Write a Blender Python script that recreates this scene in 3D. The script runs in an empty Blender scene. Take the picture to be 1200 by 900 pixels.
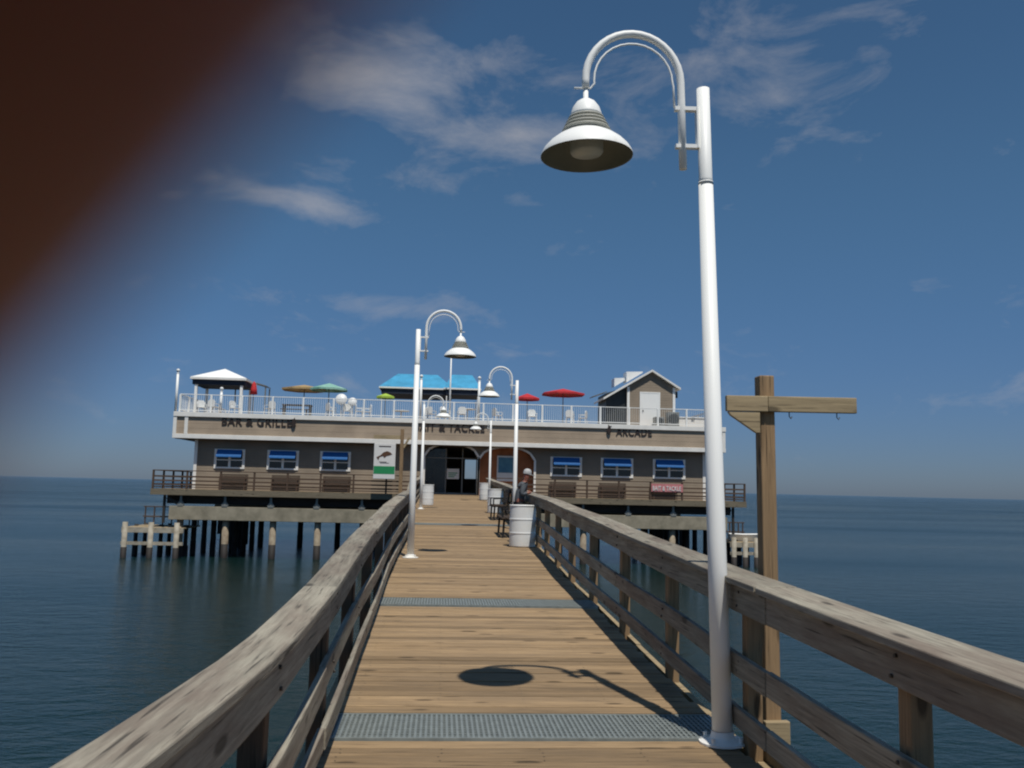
import bpy, bmesh, math, random
from mathutils import Vector, Matrix, noise
random.seed(7)
R = math.radians
scene = bpy.context.scene
COL = scene.collection
# ---------------------------------------------------------------- camera
EYE = Vector((0, 0, 4.4))
F = 1040.0                      # focal length in photo pixels (1200 wide)
PITCH, ROLL, YAW = R(6.66), R(-1.34), R(-4.45)
def cam_rot():
    return Matrix.Rotation(YAW, 3, 'Z') @ Matrix.Rotation(R(90) + PITCH, 3, 'X') @ Matrix.Rotation(-ROLL, 3, 'Z')
CR = cam_rot()
def ray(px, py):
    return (CR @ Vector(((px - 600) / F, -(py - 450) / F, -1))).normalized()
def at(px, py, Y):
    d = ray(px, py)
    return EYE + d * (Y / d.y)
def proj(p):
    q = CR.transposed() @ (Vector(p) - EYE)
    return (600 + F * q.x / -q.z, 450 - F * q.y / -q.z)

cd = bpy.data.cameras.new('camera'); cam = bpy.data.objects.new('camera', cd); COL.objects.link(cam)
cam.matrix_world = Matrix.Translation(EYE) @ CR.to_4x4()
cd.sensor_width = 36; cd.lens = 36 * F / 1200
cd.clip_start = 0.0006; cd.clip_end = 40000
cd.dof.use_dof = True; cd.dof.focus_distance = 25; cd.dof.aperture_fstop = cd.lens / 2.3   # a 2.3 mm phone lens opening
scene.camera = cam

# ---------------------------------------------------------------- materials
def newmat(name):
    m = bpy.data.materials.new(name); m.use_nodes = True
    nt = m.node_tree; nt.nodes.clear()
    return m, nt
class NT:
    def __init__(s, nt): s.nt = nt
    def n(s, t, **k):
        nd = s.nt.nodes.new(t)
        for a, b in k.items():
            if a in nd.inputs.keys() if hasattr(nd.inputs, 'keys') else False: pass
            setattr(nd, a, b)
        return nd
    def l(s, a, b): s.nt.links.new(a, b)
def mat(name, base, rough=.6, var=.15, scale=6, stretch=(1, 1, 1), metal=0, bump=.1, bscale=None, col2=None,
        island=.0, spec=.5, coat=0, emit=None, sss=0, mixlo=.35, mixhi=.7):
    m, nt = newmat(name); k = NT(nt)
    out = k.n('ShaderNodeOutputMaterial'); p = k.n('ShaderNodeBsdfPrincipled')
    k.l(p.outputs[0], out.inputs[0])
    tc = k.n('ShaderNodeTexCoord'); mp = k.n('ShaderNodeMapping'); mp.inputs['Scale'].default_value = stretch
    k.l(tc.outputs['Object'], mp.inputs[0])
    nz = k.n('ShaderNodeTexNoise'); nz.inputs['Scale'].default_value = scale; nz.inputs['Detail'].default_value = 8
    nz.inputs['Roughness'].default_value = .62
    if island > 0:
        geo = k.n('ShaderNodeNewGeometry'); ad = k.n('ShaderNodeVectorMath', operation='MULTIPLY_ADD')
        k.l(geo.outputs['Random Per Island'], ad.inputs[0]); ad.inputs[1].default_value = (37, 51, 23)
        k.l(mp.outputs[0], ad.inputs[2]); k.l(ad.outputs[0], nz.inputs['Vector'])
    else:
        k.l(mp.outputs[0], nz.inputs['Vector'])
    b = Vector(base)
    c2 = Vector(col2) if col2 else b * (1 - var)
    c1 = b if col2 else b * (1 + var * .6)
    rp = k.n('ShaderNodeMapRange'); rp.inputs[1].default_value = mixlo; rp.inputs[2].default_value = mixhi
    k.l(nz.outputs['Fac'], rp.inputs[0])
    mx = k.n('ShaderNodeMix', data_type='RGBA'); mx.inputs[6].default_value = (*c1, 1); mx.inputs[7].default_value = (*c2, 1)
    k.l(rp.outputs[0], mx.inputs[0])
    colout = mx.outputs[2]
    if island > 0:
        mr = k.n('ShaderNodeMapRange'); mr.inputs[3].default_value = 1 - island; mr.inputs[4].default_value = 1 + island * .8
        k.l(geo.outputs['Random Per Island'], mr.inputs[0])
        vm = k.n('ShaderNodeVectorMath', operation='SCALE'); k.l(colout, vm.inputs[0]); k.l(mr.outputs[0], vm.inputs['Scale'])
        colout = vm.outputs[0]
    k.l(colout, p.inputs['Base Color'])
    p.inputs['Roughness'].default_value = rough; p.inputs['Metallic'].default_value = metal
    p.inputs['Specular IOR Level'].default_value = spec; p.inputs['Coat Weight'].default_value = coat
    if sss:
        p.inputs['Subsurface Weight'].default_value = sss
        p.inputs['Subsurface Radius'].default_value = (1, .25, .12); p.inputs['Subsurface Scale'].default_value = .009
    if emit:
        p.inputs['Emission Color'].default_value = (*emit[:3], 1); p.inputs['Emission Strength'].default_value = emit[3]
    if bump:
        bn = k.n('ShaderNodeBump'); bn.inputs['Strength'].default_value = bump; bn.inputs['Distance'].default_value = .01
        k.l(nz.outputs['Fac'], bn.inputs['Height']); k.l(bn.outputs[0], p.inputs['Normal'])
    return m

def wood(name, base, grain_axis, weather=None, island=.22, rough=.75, dark=.5, knots=True, wamt=.5):
    """weathered plank wood: fine grain along an axis, broad weathering, knots and stains, a tone per board"""
    m, nt = newmat(name); k = NT(nt)
    out = k.n('ShaderNodeOutputMaterial'); p = k.n('ShaderNodeBsdfPrincipled'); k.l(p.outputs[0], out.inputs[0])
    tc = k.n('ShaderNodeTexCoord'); geo = k.n('ShaderNodeNewGeometry')
    off = k.n('ShaderNodeVectorMath', operation='MULTIPLY_ADD'); k.l(geo.outputs['Random Per Island'], off.inputs[0])
    off.inputs[1].default_value = (17, 31, 11); k.l(tc.outputs['Object'], off.inputs[2])
    sc = [38, 38, 38]; sc[grain_axis] = 1.6
    mp = k.n('ShaderNodeMapping'); mp.inputs['Scale'].default_value = sc; k.l(off.outputs[0], mp.inputs[0])
    g = k.n('ShaderNodeTexNoise'); g.inputs['Scale'].default_value = 1; g.inputs['Detail'].default_value = 7; g.inputs['Roughness'].default_value = .7
    g.inputs['Distortion'].default_value = .6
    k.l(mp.outputs[0], g.inputs['Vector'])
    sw = [2.6, 2.6, 2.6]; sw[grain_axis] = .55
    mp2 = k.n('ShaderNodeMapping'); mp2.inputs['Scale'].default_value = sw; k.l(off.outputs[0], mp2.inputs[0])
    w = k.n('ShaderNodeTexNoise'); w.inputs['Scale'].default_value = 1.6; w.inputs['Detail'].default_value = 6; w.inputs['Roughness'].default_value = .65
    k.l(mp2.outputs[0], w.inputs['Vector'])
    b = Vector(base); we = Vector(weather) if weather else b * .7
    r1 = k.n('ShaderNodeMapRange'); r1.inputs[1].default_value = .3; r1.inputs[2].default_value = .72; k.l(g.outputs['Fac'], r1.inputs[0])
    m1 = k.n('ShaderNodeMix', data_type='RGBA'); m1.inputs[6].default_value = (*(b * dark), 1); m1.inputs[7].default_value = (*(b * 1.18), 1)
    k.l(r1.outputs[0], m1.inputs[0])
    r2 = k.n('ShaderNodeMapRange'); r2.inputs[1].default_value = .42; r2.inputs[2].default_value = .66; r2.inputs[4].default_value = wamt
    k.l(w.outputs['Fac'], r2.inputs[0])
    m2 = k.n('ShaderNodeMix', data_type='RGBA'); m2.inputs[7].default_value = (*we, 1); k.l(m1.outputs[2], m2.inputs[6]); k.l(r2.outputs[0], m2.inputs[0])
    col = m2.outputs[2]
    if knots:
        sv = [7, 7, 7]; sv[grain_axis] = 2.2
        mp3 = k.n('ShaderNodeMapping'); mp3.inputs['Scale'].default_value = sv; k.l(off.outputs[0], mp3.inputs[0])
        v = k.n('ShaderNodeTexVoronoi'); v.inputs['Scale'].default_value = .8; k.l(mp3.outputs[0], v.inputs['Vector'])
        r3 = k.n('ShaderNodeMapRange'); r3.inputs[1].default_value = .10; r3.inputs[2].default_value = .17; r3.inputs[3].default_value = .35; r3.inputs[4].default_value = 1
        k.l(v.outputs['Distance'], r3.inputs[0])
        vm0 = k.n('ShaderNodeVectorMath', operation='SCALE'); k.l(col, vm0.inputs[0]); k.l(r3.outputs[0], vm0.inputs['Scale']); col = vm0.outputs[0]
    sk_ = [70, 70, 70]; sk_[grain_axis] = 2.2
    mp4 = k.n('ShaderNodeMapping'); mp4.inputs['Scale'].default_value = sk_; k.l(off.outputs[0], mp4.inputs[0])
    ck = k.n('ShaderNodeTexNoise'); ck.inputs['Scale'].default_value = 1; ck.inputs['Detail'].default_value = 3; k.l(mp4.outputs[0], ck.inputs['Vector'])
    rc_ = k.n('ShaderNodeMapRange'); rc_.inputs[1].default_value = .30; rc_.inputs[2].default_value = .40; rc_.inputs[3].default_value = .35; rc_.inputs[4].default_value = 1
    k.l(ck.outputs['Fac'], rc_.inputs[0])
    vmc = k.n('ShaderNodeVectorMath', operation='SCALE'); k.l(col, vmc.inputs[0]); k.l(rc_.outputs[0], vmc.inputs['Scale']); col = vmc.outputs[0]
    mr = k.n('ShaderNodeMapRange'); mr.inputs[3].default_value = 1 - island; mr.inputs[4].default_value = 1 + island
    k.l(geo.outputs['Random Per Island'], mr.inputs[0])
    vm = k.n('ShaderNodeVectorMath', operation='SCALE'); k.l(col, vm.inputs[0]); k.l(mr.outputs[0], vm.inputs['Scale'])
    k.l(vm.outputs[0], p.inputs['Base Color']); p.inputs['Roughness'].default_value = rough
    p.inputs['Specular IOR Level'].default_value = .3
    bn = k.n('ShaderNodeBump'); bn.inputs['Strength'].default_value = .5; bn.inputs['Distance'].default_value = .004
    k.l(g.outputs['Fac'], bn.inputs['Height']); k.l(bn.outputs[0], p.inputs['Normal'])
    return m

M = {}
M['deck'] = wood('deck_wood', (.365, .25, .138), 0, (.21, .15, .09), island=.28, dark=.55, wamt=.7)
M['rail'] = wood('rail_wood', (.38, .345, .27), 1, (.17, .125, .095), island=.15, dark=.45, wamt=.75)
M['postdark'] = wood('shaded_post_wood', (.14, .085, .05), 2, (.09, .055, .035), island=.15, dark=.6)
M['edgewood'] = wood('edge_wood', (.21, .175, .12), 0, (.14, .115, .08), island=.1, dark=.6)
M['post'] = wood('post_wood', (.36, .235, .125), 2, (.21, .145, .085), island=.15, dark=.6)
M['beamwood'] = wood('beam_wood', (.42, .325, .19), 0, (.24, .18, .11), island=.1, dark=.65)
M['brownwood'] = wood('deck_rail_wood', (.12, .075, .05), 0, (.075, .052, .037), island=.15, knots=False)
M['benchwood'] = wood('bench_wood', (.075, .052, .036), 0, (.05, .036, .025), island=.15, knots=False)
M['white'] = mat('white_paint', (.90, .90, .86), .5, scale=9, stretch=(1, 1, .12), bump=0, col2=(.66, .60, .48), mixlo=.58, mixhi=1.0)
M['whitestain'] = mat('white_paint_weathered', (.84, .83, .78), .5, scale=4, bump=0, col2=(.66, .62, .53), mixlo=.5, mixhi=.9)
M['whitetrim'] = mat('white_trim', (.84, .82, .76), .5, var=.08, scale=2, bump=.03)
M['grate'] = mat('galvanised_steel', (.27, .30, .285), .5, var=.2, metal=.3, scale=12)
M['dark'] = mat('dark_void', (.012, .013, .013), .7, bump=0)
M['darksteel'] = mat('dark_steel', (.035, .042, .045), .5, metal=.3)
M['concrete'] = mat('concrete', (.34, .30, .22), .85, scale=1.6, bump=.3, col2=(.19, .17, .12))
M['pile'] = mat('concrete_pile', (.33, .28, .20), .85, scale=3, bump=.3, col2=(.17, .12, .08))
M['pilewet'] = mat('wet_pile_foot', (.022, .014, .012), .75, scale=6, bump=.5, col2=(.01, .012, .01))
M['tar'] = mat('creosote_timber', (.03, .026, .022), .8, scale=5, bump=.3)
M['palewood'] = mat('pale_painted_timber', (.42, .38, .30), .7, scale=3, bump=.2, col2=(.22, .19, .14))
M['glass'] = mat('window_glass', (.012, .016, .02), .06, bump=0, spec=.6)
M['blue'] = mat('blue_awning_cloth', (.02, .14, .40), .75, var=.15, scale=10)
M['tent'] = mat('blue_tent_cloth', (.05, .30, .50), .8, var=.25, scale=1.5)
M['tentdark'] = mat('navy_valance', (.01, .02, .04), .8)
M['red'] = mat('red_canvas', (.50, .025, .03), .8, var=.2, scale=4)
M['tan'] = mat('tan_canvas', (.42, .29, .13), .8, var=.2, scale=4)
M['green'] = mat('pale_green_canvas', (.34, .55, .46), .8, var=.2, scale=2, col2=(.08, .30, .22))
M['lime'] = mat('lime_canvas', (.38, .55, .07), .8, var=.15)
M['plastic'] = mat('white_plastic', (.78, .79, .77), .35, var=.05)
M['grey'] = mat('grey_metal', (.20, .21, .20), .5, metal=.2)
M['letters'] = mat('dark_letters', (.03, .018, .014), .6)
M['brick'] = mat('orange_panel', (.36, .13, .05), .8, scale=1.5, var=.3)
M['signwhite'] = mat('sign_white', (.74, .72, .68), .5, var=.06)
M['signgreen'] = mat('sign_green', (.02, .26, .09), .5, var=.1)
M['fish'] = mat('sign_brown', (.10, .045, .02), .6)
M['pink'] = mat('banner_pink', (.55, .20, .20), .7, var=.15)
M['poster'] = mat('poster_blue', (.05, .16, .25), .4, scale=1.2, col2=(.12, .30, .38))
M['brass'] = mat('screw_metal', (.08, .07, .06), .5, metal=.6)
M['collar'] = mat('collar_grey_paint', (.52, .51, .44), .5, var=.1, bump=0)
M['galv'] = mat('shade_inside', (.20, .195, .15), .5, var=.1)
M['lens'] = mat('frosted_lamp_glass', (.62, .62, .56), .35, var=.05, bump=0)
M['bench_iron'] = mat('bench_iron', (.02, .02, .02), .5, metal=.2)
M['skin'] = mat('skin', (.30, .11, .07), .55, var=.12, scale=120, bump=.1, sss=.9)
M['nail'] = mat('nail', (.55, .32, .25), .3, bump=0)
M['phone'] = mat('phone_black', (.012, .012, .013), .2, bump=0)
M['shirt'] = mat('grey_shirt', (.09, .10, .11), .9, scale=9, bump=.3)
M['trousers'] = mat('black_trousers', (.02, .02, .023), .9)
M['cap'] = mat('pale_cap', (.45, .45, .44), .8)
M['sleeve'] = mat('navy_sleeve', (.02, .03, .06), .9)

def siding(name, base, pitch=.16):
    m, nt = newmat(name); k = NT(nt)
    out = k.n('ShaderNodeOutputMaterial'); p = k.n('ShaderNodeBsdfPrincipled'); k.l(p.outputs[0], out.inputs[0])
    tc = k.n('ShaderNodeTexCoord'); sp = k.n('ShaderNodeSeparateXYZ'); k.l(tc.outputs['Object'], sp.inputs[0])
    d = k.n('ShaderNodeMath', operation='DIVIDE'); k.l(sp.outputs['Z'], d.inputs[0]); d.inputs[1].default_value = pitch
    fr = k.n('ShaderNodeMath', operation='FRACT'); k.l(d.outputs[0], fr.inputs[0])
    nz = k.n('ShaderNodeTexNoise'); nz.inputs['Scale'].default_value = .7; nz.inputs['Detail'].default_value = 8; k.l(tc.outputs['Object'], nz.inputs['Vector'])
    b = Vector(base)
    mx = k.n('ShaderNodeMix', data_type='RGBA'); mx.inputs[6].default_value = (*(b * 1.15), 1); mx.inputs[7].default_value = (*(b * .8), 1)
    r = k.n('ShaderNodeMapRange'); r.inputs[1].default_value = .3; r.inputs[2].default_value = .7; k.l(nz.outputs['Fac'], r.inputs[0]); k.l(r.outputs[0], mx.inputs[0])
    k.l(mx.outputs[2], p.inputs['Base Color']); p.inputs['Roughness'].default_value = .7
    bn = k.n('ShaderNodeBump'); bn.inputs['Strength'].default_value = .8; bn.inputs['Distance'].default_value = .03
    inv = k.n('ShaderNodeMath', operation='SUBTRACT'); inv.inputs[0].default_value = 1; k.l(fr.outputs[0], inv.inputs[1])
    k.l(inv.outputs[0], bn.inputs['Height']); k.l(bn.outputs[0], p.inputs['Normal'])
    return m
M['siding'] = siding('tan_siding', (.24, .192, .138))
M['fascia'] = siding('fascia_siding', (.36, .28, .20), .3)

# ---------------------------------------------------------------- mesh helpers
class MB:
    def __init__(s): s.v = []; s.f = []; s.smooth = []
    def add(s, vs, fs, smooth=False):
        o = len(s.v); s.v += [tuple(v) for v in vs]
        for f in fs: s.f.append([o + i for i in f]); s.smooth.append(smooth)
        return s
    def hexa(s, c):   # 8 corners: bottom 4 ccw, top 4 ccw
        return s.add(c, [(0, 3, 2, 1), (4, 5, 6, 7), (0, 1, 5, 4), (1, 2, 6, 5), (2, 3, 7, 6), (3, 0, 4, 7)])
    def box(s, x0, x1, y0, y1, z0, z1):
        return s.hexa([(x0, y0, z0), (x1, y0, z0), (x1, y1, z0), (x0, y1, z0), (x0, y0, z1), (x1, y0, z1), (x1, y1, z1), (x0, y1, z1)])
    def bar(s, a, b, w, h=None, up=(0, 0, 1)):
        a = Vector(a); b = Vector(b); h = w if h is None else h
        d = (b - a).normalized(); u = Vector(up)
        if abs(d.dot(u)) > .95: u = Vector((0, 1, 0))
        r = d.cross(u).normalized(); u = r.cross(d).normalized()
        r *= w / 2; u *= h / 2
        return s.hexa([a - r - u, a + r - u, b + r - u, b - r - u, a - r + u, a + r + u, b + r + u, b - r + u])
    def tube(s, pts, rad, n=12, cap=True):
        pts = [Vector(p) for p in pts]
        if not isinstance(rad, (list, tuple)): rad = [rad] * len(pts)
        vs = []; fs = []; pu = None
        for i, p in enumerate(pts):
            t = (pts[min(i + 1, len(pts) - 1)] - pts[max(i - 1, 0)]).normalized()
            if pu is None:
                u = Vector((0, 1, 0)) if abs(t.y) < .8 else Vector((1, 0, 0))
            else: u = pu
            r = t.cross(u).normalized(); u = r.cross(t).normalized(); pu = u
            for j in range(n):
                a = 2 * math.pi * j / n
                vs.append(p + (r * math.cos(a) + u * math.sin(a)) * rad[i])
        for i in range(len(pts) - 1):
            for j in range(n):
                k = (j + 1) % n
                fs.append((i * n + j, i * n + k, (i + 1) * n + k, (i + 1) * n + j))
        s.add(vs, fs, True)
        if cap:
            o = len(s.v) - len(vs)
            s.f.append([o + j for j in range(n)][::-1]); s.smooth.append(False)
            s.f.append([o + (len(pts) - 1) * n + j for j in range(n)]); s.smooth.append(False)
        return s
    def lathe(s, prof, c=(0, 0, 0), n=24, smooth=True):
        cx, cy, cz = c; vs = []; fs = []
        for (r, z) in prof:
            for j in range(n):
                a = 2 * math.pi * j / n; vs.append((cx + r * math.cos(a), cy + r * math.sin(a), cz + z))
        for i in range(len(prof) - 1):
            for j in range(n):
                k = (j + 1) % n; fs.append((i * n + j, i * n + k, (i + 1) * n + k, (i + 1) * n + j))
        return s.add(vs, fs, smooth)
    def prism(s, poly, y0, y1, axis='y'):
        n = len(poly)
        def P(a, b, t): return (a, t, b) if axis == 'y' else ((t, a, b) if axis == 'x' else (a, b, t))
        vs = [P(a, b, y0) for a, b in poly] + [P(a, b, y1) for a, b in poly]
        fs = [tuple(range(n)), tuple(range(2 * n - 1, n - 1, -1))]
        fs += [(i, i + n, (i + 1) % n + n, (i + 1) % n) for i in range(n)]
        return s.add(vs, fs)
    def build(s, name, m, parent=None, loc=None, bevel=0):
        me = bpy.data.meshes.new(name); me.from_pydata(s.v, [], s.f); me.update()
        me.polygons.foreach_set('use_smooth', s.smooth)
        bm = bmesh.new(); bm.from_mesh(me); bmesh.ops.recalc_face_normals(bm, faces=bm.faces); bm.to_mesh(me); bm.free()
        o = bpy.data.objects.new(name, me); COL.objects.link(o)
        me.materials.append(M[m] if isinstance(m, str) else m)
        if parent: o.parent = parent
        if loc: o.location = loc
        if bevel:
            bv = o.modifiers.new('bevel', 'BEVEL'); bv.width = bevel; bv.segments = 2; bv.limit_method = 'ANGLE'
        return o
def tag(o, label=None, cat=None, group=None, kind=None):
    if label: o['label'] = label
    if cat: o['category'] = cat
    if group: o['group'] = group
    if kind: o['kind'] = kind
    return o
def empty(name, loc, label=None, cat=None, group=None, rz=0):
    o = bpy.data.objects.new(name, None); COL.objects.link(o); o.location = loc; o.rotation_euler = (0, 0, rz)
    o.empty_display_size = .2
    return tag(o, label, cat, group)
KIDS = {}
def copy_tree(o, parent=None, root=True):
    c = o.copy(); COL.objects.link(c)
    if parent: c.parent = parent
    for ch in [x for x in ALL() if x.parent == o]: copy_tree(ch, c, False)
    return c
def ALL(): return list(COL.objects)
def interp(tab, y):
    if y <= tab[0][0]: return tab[0][1]
    for (a, b), (c, d) in zip(tab, tab[1:]):
        if y <= c:
            return b + (d - b) * (y - a) / (c - a)
    return tab[-1][1]
DK = [(-6, 2.70), (0, 2.735), (3, 2.76), (6, 2.81), (9, 2.91), (12, 3.02), (16, 3.14), (20, 3.2), (24, 3.27), (30, 3.39), (35, 3.50), (44, 3.66), (52.4, 3.88)]
def D(y): return interp(DK, y)
def warp(seed, y, amp): return amp * noise.noise(Vector((seed * 7.3, y * .35, seed)))
BOW = [(-3, -.03), (1.2, -.015), (2.4, .035), (3.6, .065), (5.2, .06), (8, .02), (13, 0), (22, 0), (34, -.36), (60, -.42)]
BOWR = [(-3, 0), (13, 0), (18.7, .13), (24, .26), (33, .42), (46, .72), (60, .85)]
DROP = [(-3, .01), (1.2, .01), (3.4, -.045), (5.5, -.03), (8, 0), (60, 0)]
XL, XR = -.70, 1.93           # deck edges

# ---------------------------------------------------------------- sun and sky
SUN = Vector((.42, -1.7, 3.8)).normalized()
sun_el = math.asin(SUN.z); sun_az = math.atan2(SUN.x, SUN.y)
sl = bpy.data.lights.new('sun', 'SUN'); so = bpy.data.objects.new('sun', sl); COL.objects.link(so)
sl.energy = 3.8; sl.angle = R(.55); sl.color = (1, .95, .87)
so.rotation_euler = SUN.to_track_quat('Z', 'Y').to_euler(); so.location = (5, -10, 40)
w = bpy.data.worlds.new('World'); scene.world = w; w.use_nodes = True
nt = w.node_tree; nt.nodes.clear(); k = NT(nt)
out = k.n('ShaderNodeOutputWorld'); bg = k.n('ShaderNodeBackground'); k.l(bg.outputs[0], out.inputs[0])
sky = k.n('ShaderNodeTexSky', sky_type='NISHITA', sun_disc=False); sky.sun_elevation = sun_el; sky.sun_rotation = sun_az
sky.air_density = 1.0; sky.dust_density = .35; sky.ozone_density = 3.0; sky.altitude = 0
bg.inputs['Strength'].default_value = .06
tc = k.n('ShaderNodeTexCoord')
# dampen the milky band near the horizon
sep = k.n('ShaderNodeSeparateXYZ'); k.l(tc.outputs['Generated'], sep.inputs[0])
hz = k.n('ShaderNodeMapRange'); hz.interpolation_type = 'SMOOTHSTEP'; k.l(sep.outputs['Z'], hz.inputs[0])
hz.inputs[1].default_value = -.02; hz.inputs[2].default_value = .36
tint = k.n('ShaderNodeMix', data_type='RGBA'); k.l(hz.outputs[0], tint.inputs[0])
tint.inputs[6].default_value = (.405, .545, .90, 1); tint.inputs[7].default_value = (.66, .95, 1.07, 1)
mul = k.n('ShaderNodeMix', data_type='RGBA', blend_type='MULTIPLY'); mul.inputs[0].default_value = 1
k.l(sky.outputs[0], mul.inputs[6]); k.l(tint.outputs[2], mul.inputs[7])
# wispy clouds: anisotropic noise over the sky directions, gathered in a few patches
mp = k.n('ShaderNodeMapping'); mp.inputs['Scale'].default_value = (3.0, 3.0, 6.5); mp.inputs['Rotation'].default_value = (0, R(-20), 0)
k.l(tc.outputs['Generated'], mp.inputs[0])
n1 = k.n('ShaderNodeTexNoise'); n1.inputs['Scale'].default_value = 2.6; n1.inputs['Detail'].default_value = 12; n1.inputs['Roughness'].default_value = .62; n1.inputs['Distortion'].default_value = .35
k.l(mp.outputs[0], n1.inputs['Vector'])
acc = None
def patch(px, py, rx, ry, ang, amp):
    """elliptical cloud patch about one direction of the sky"""
    global acc
    d = ray(px, py); rt = Vector((d.y, -d.x, 0)).normalized(); up = rt.cross(d)
    a = R(ang); e1 = rt * math.cos(a) + up * math.sin(a); e2 = up * math.cos(a) - rt * math.sin(a)
    ds = []
    for e, r in ((e1, rx / F), (e2, ry / F)):
        dp = k.n('ShaderNodeVectorMath', operation='DOT_PRODUCT'); k.l(tc.outputs['Generated'], dp.inputs[0]); dp.inputs[1].default_value = e
        m_ = k.n('ShaderNodeMath', operation='DIVIDE'); k.l(dp.outputs['Value'], m_.inputs[0]); m_.inputs[1].default_value = r
        q = k.n('ShaderNodeMath', operation='MULTIPLY'); k.l(m_.outputs[0], q.inputs[0]); k.l(m_.outputs[0], q.inputs[1]); ds.append(q)
    s_ = k.n('ShaderNodeMath', operation='ADD'); k.l(ds[0].outputs[0], s_.inputs[0]); k.l(ds[1].outputs[0], s_.inputs[1])
    g_ = k.n('ShaderNodeMath', operation='MULTIPLY'); k.l(s_.outputs[0], g_.inputs[0]); g_.inputs[1].default_value = -1
    ex = k.n('ShaderNodeMath', operation='EXPONENT'); k.l(g_.outputs[0], ex.inputs[0])
    am = k.n('ShaderNodeMath', operation='MULTIPLY'); k.l(ex.outputs[0], am.inputs[0]); am.inputs[1].default_value = amp
    if acc is None: acc = am.outputs[0]
    else:
        ad = k.n('ShaderNodeMath', operation='ADD'); k.l(acc, ad.inputs[0]); k.l(am.outputs[0], ad.inputs[1]); acc = ad.outputs[0]
PATCHES = [(430, 55, 140, 55, -12, .31), (400, 110, 120, 30, -15, .14), (592, 158, 75, 32, 5, .27), (330, 232, 100, 14, -9, .30), (450, 205, 100, 24, -3, .24),
           (880, 55, 105, 65, 10, .22), (740, 155, 60, 35, 0, .24), (850, 185, 35, 20, 0, .12), (460, 362, 170, 14, -4, .13), (620, 232, 30, 10, 0, .12), (650, 290, 60, 12, 0, .08)]
for p_ in PATCHES: patch(*p_)
sm = k.n('ShaderNodeMath', operation='ADD'); k.l(n1.outputs['Fac'], sm.inputs[0]); k.l(acc, sm.inputs[1])
cm = k.n('ShaderNodeMapRange'); k.l(sm.outputs[0], cm.inputs[0]); cm.inputs[1].default_value = .60; cm.inputs[2].default_value = 1.0; cm.inputs[4].default_value = .62
cl = k.n('ShaderNodeMix', data_type='RGBA'); k.l(cm.outputs[0], cl.inputs[0]); k.l(mul.outputs[2], cl.inputs[6]); cl.inputs[7].default_value = (7.2, 7.0, 7.2, 1)
k.l(cl.outputs[2], bg.inputs['Color'])

# ---------------------------------------------------------------- water
def water_mat():
    m, nt = newmat('sea_water'); k = NT(nt)
    out = k.n('ShaderNodeOutputMaterial'); p = k.n('ShaderNodeBsdfPrincipled'); k.l(p.outputs[0], out.inputs[0])
    p.inputs['Base Color'].default_value = (.006, .020, .019, 1); p.inputs['Roughness'].default_value = .10
    p.inputs['IOR'].default_value = 1.33
    tc = k.n('ShaderNodeTexCoord')
    hs = None
    for sc, rot, st, dist in (((.55, 1.1, 1), 12, .5, .075), ((1.9, 3.4, 1), -18, .5, .046), ((6, 9, 1), 25, .6, .02)):
        mp = k.n('ShaderNodeMapping'); mp.inputs['Scale'].default_value = sc; mp.inputs['Rotation'].default_value = (0, 0, R(rot))
        k.l(tc.outputs['Object'], mp.inputs[0])
        nz = k.n('ShaderNodeTexNoise'); nz.inputs['Scale'].default_value = 1; nz.inputs['Detail'].default_value = 4; nz.inputs['Roughness'].default_value = .55
        k.l(mp.outputs[0], nz.inputs['Vector'])
        b = k.n('ShaderNodeBump'); b.inputs['Strength'].default_value = 1; b.inputs['Distance'].default_value = dist * 1.6
        if sc[0] < 4:
            ln = k.n('ShaderNodeVectorMath', operation='LENGTH'); k.l(tc.outputs['Object'], ln.inputs[0])
            dr = k.n('ShaderNodeMapRange'); k.l(ln.outputs['Value'], dr.inputs[0]); dr.inputs[1].default_value = 60; dr.inputs[2].default_value = 260
            dr.inputs[3].default_value = dist * 1.5; dr.inputs[4].default_value = dist * 6; k.l(dr.outputs[0], b.inputs['Distance'])
        k.l(nz.outputs['Fac'], b.inputs['Height'])
        if hs is not None: k.l(hs, b.inputs['Normal'])
        hs = b.outputs[0]
    k.l(hs, p.inputs['Normal'])
    # broad wind streaks: calmer and rougher lanes
    mp = k.n('ShaderNodeMapping'); mp.inputs['Scale'].default_value = (.012, .05, 1); k.l(tc.outputs['Object'], mp.inputs[0])
    nz = k.n('ShaderNodeTexNoise'); nz.inputs['Scale'].default_value = 1; nz.inputs['Detail'].default_value = 5; k.l(mp.outputs[0], nz.inputs['Vector'])
    mr = k.n('ShaderNodeMapRange'); mr.inputs[1].default_value = .35; mr.inputs[2].default_value = .65; mr.inputs[3].default_value = .07; mr.inputs[4].default_value = .22
    k.l(nz.outputs['Fac'], mr.inputs[0]); k.l(mr.outputs[0], p.inputs['Roughness'])
    return m
M['water'] = water_mat()
S = 18000
tag(MB().add([(-S, -S, 0), (S, -S, 0), (S, S, 0), (-S, S, 0)], [(0, 1, 2, 3)]).build('water', 'water'), kind='structure')
MB
# sea bed is not seen

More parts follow.
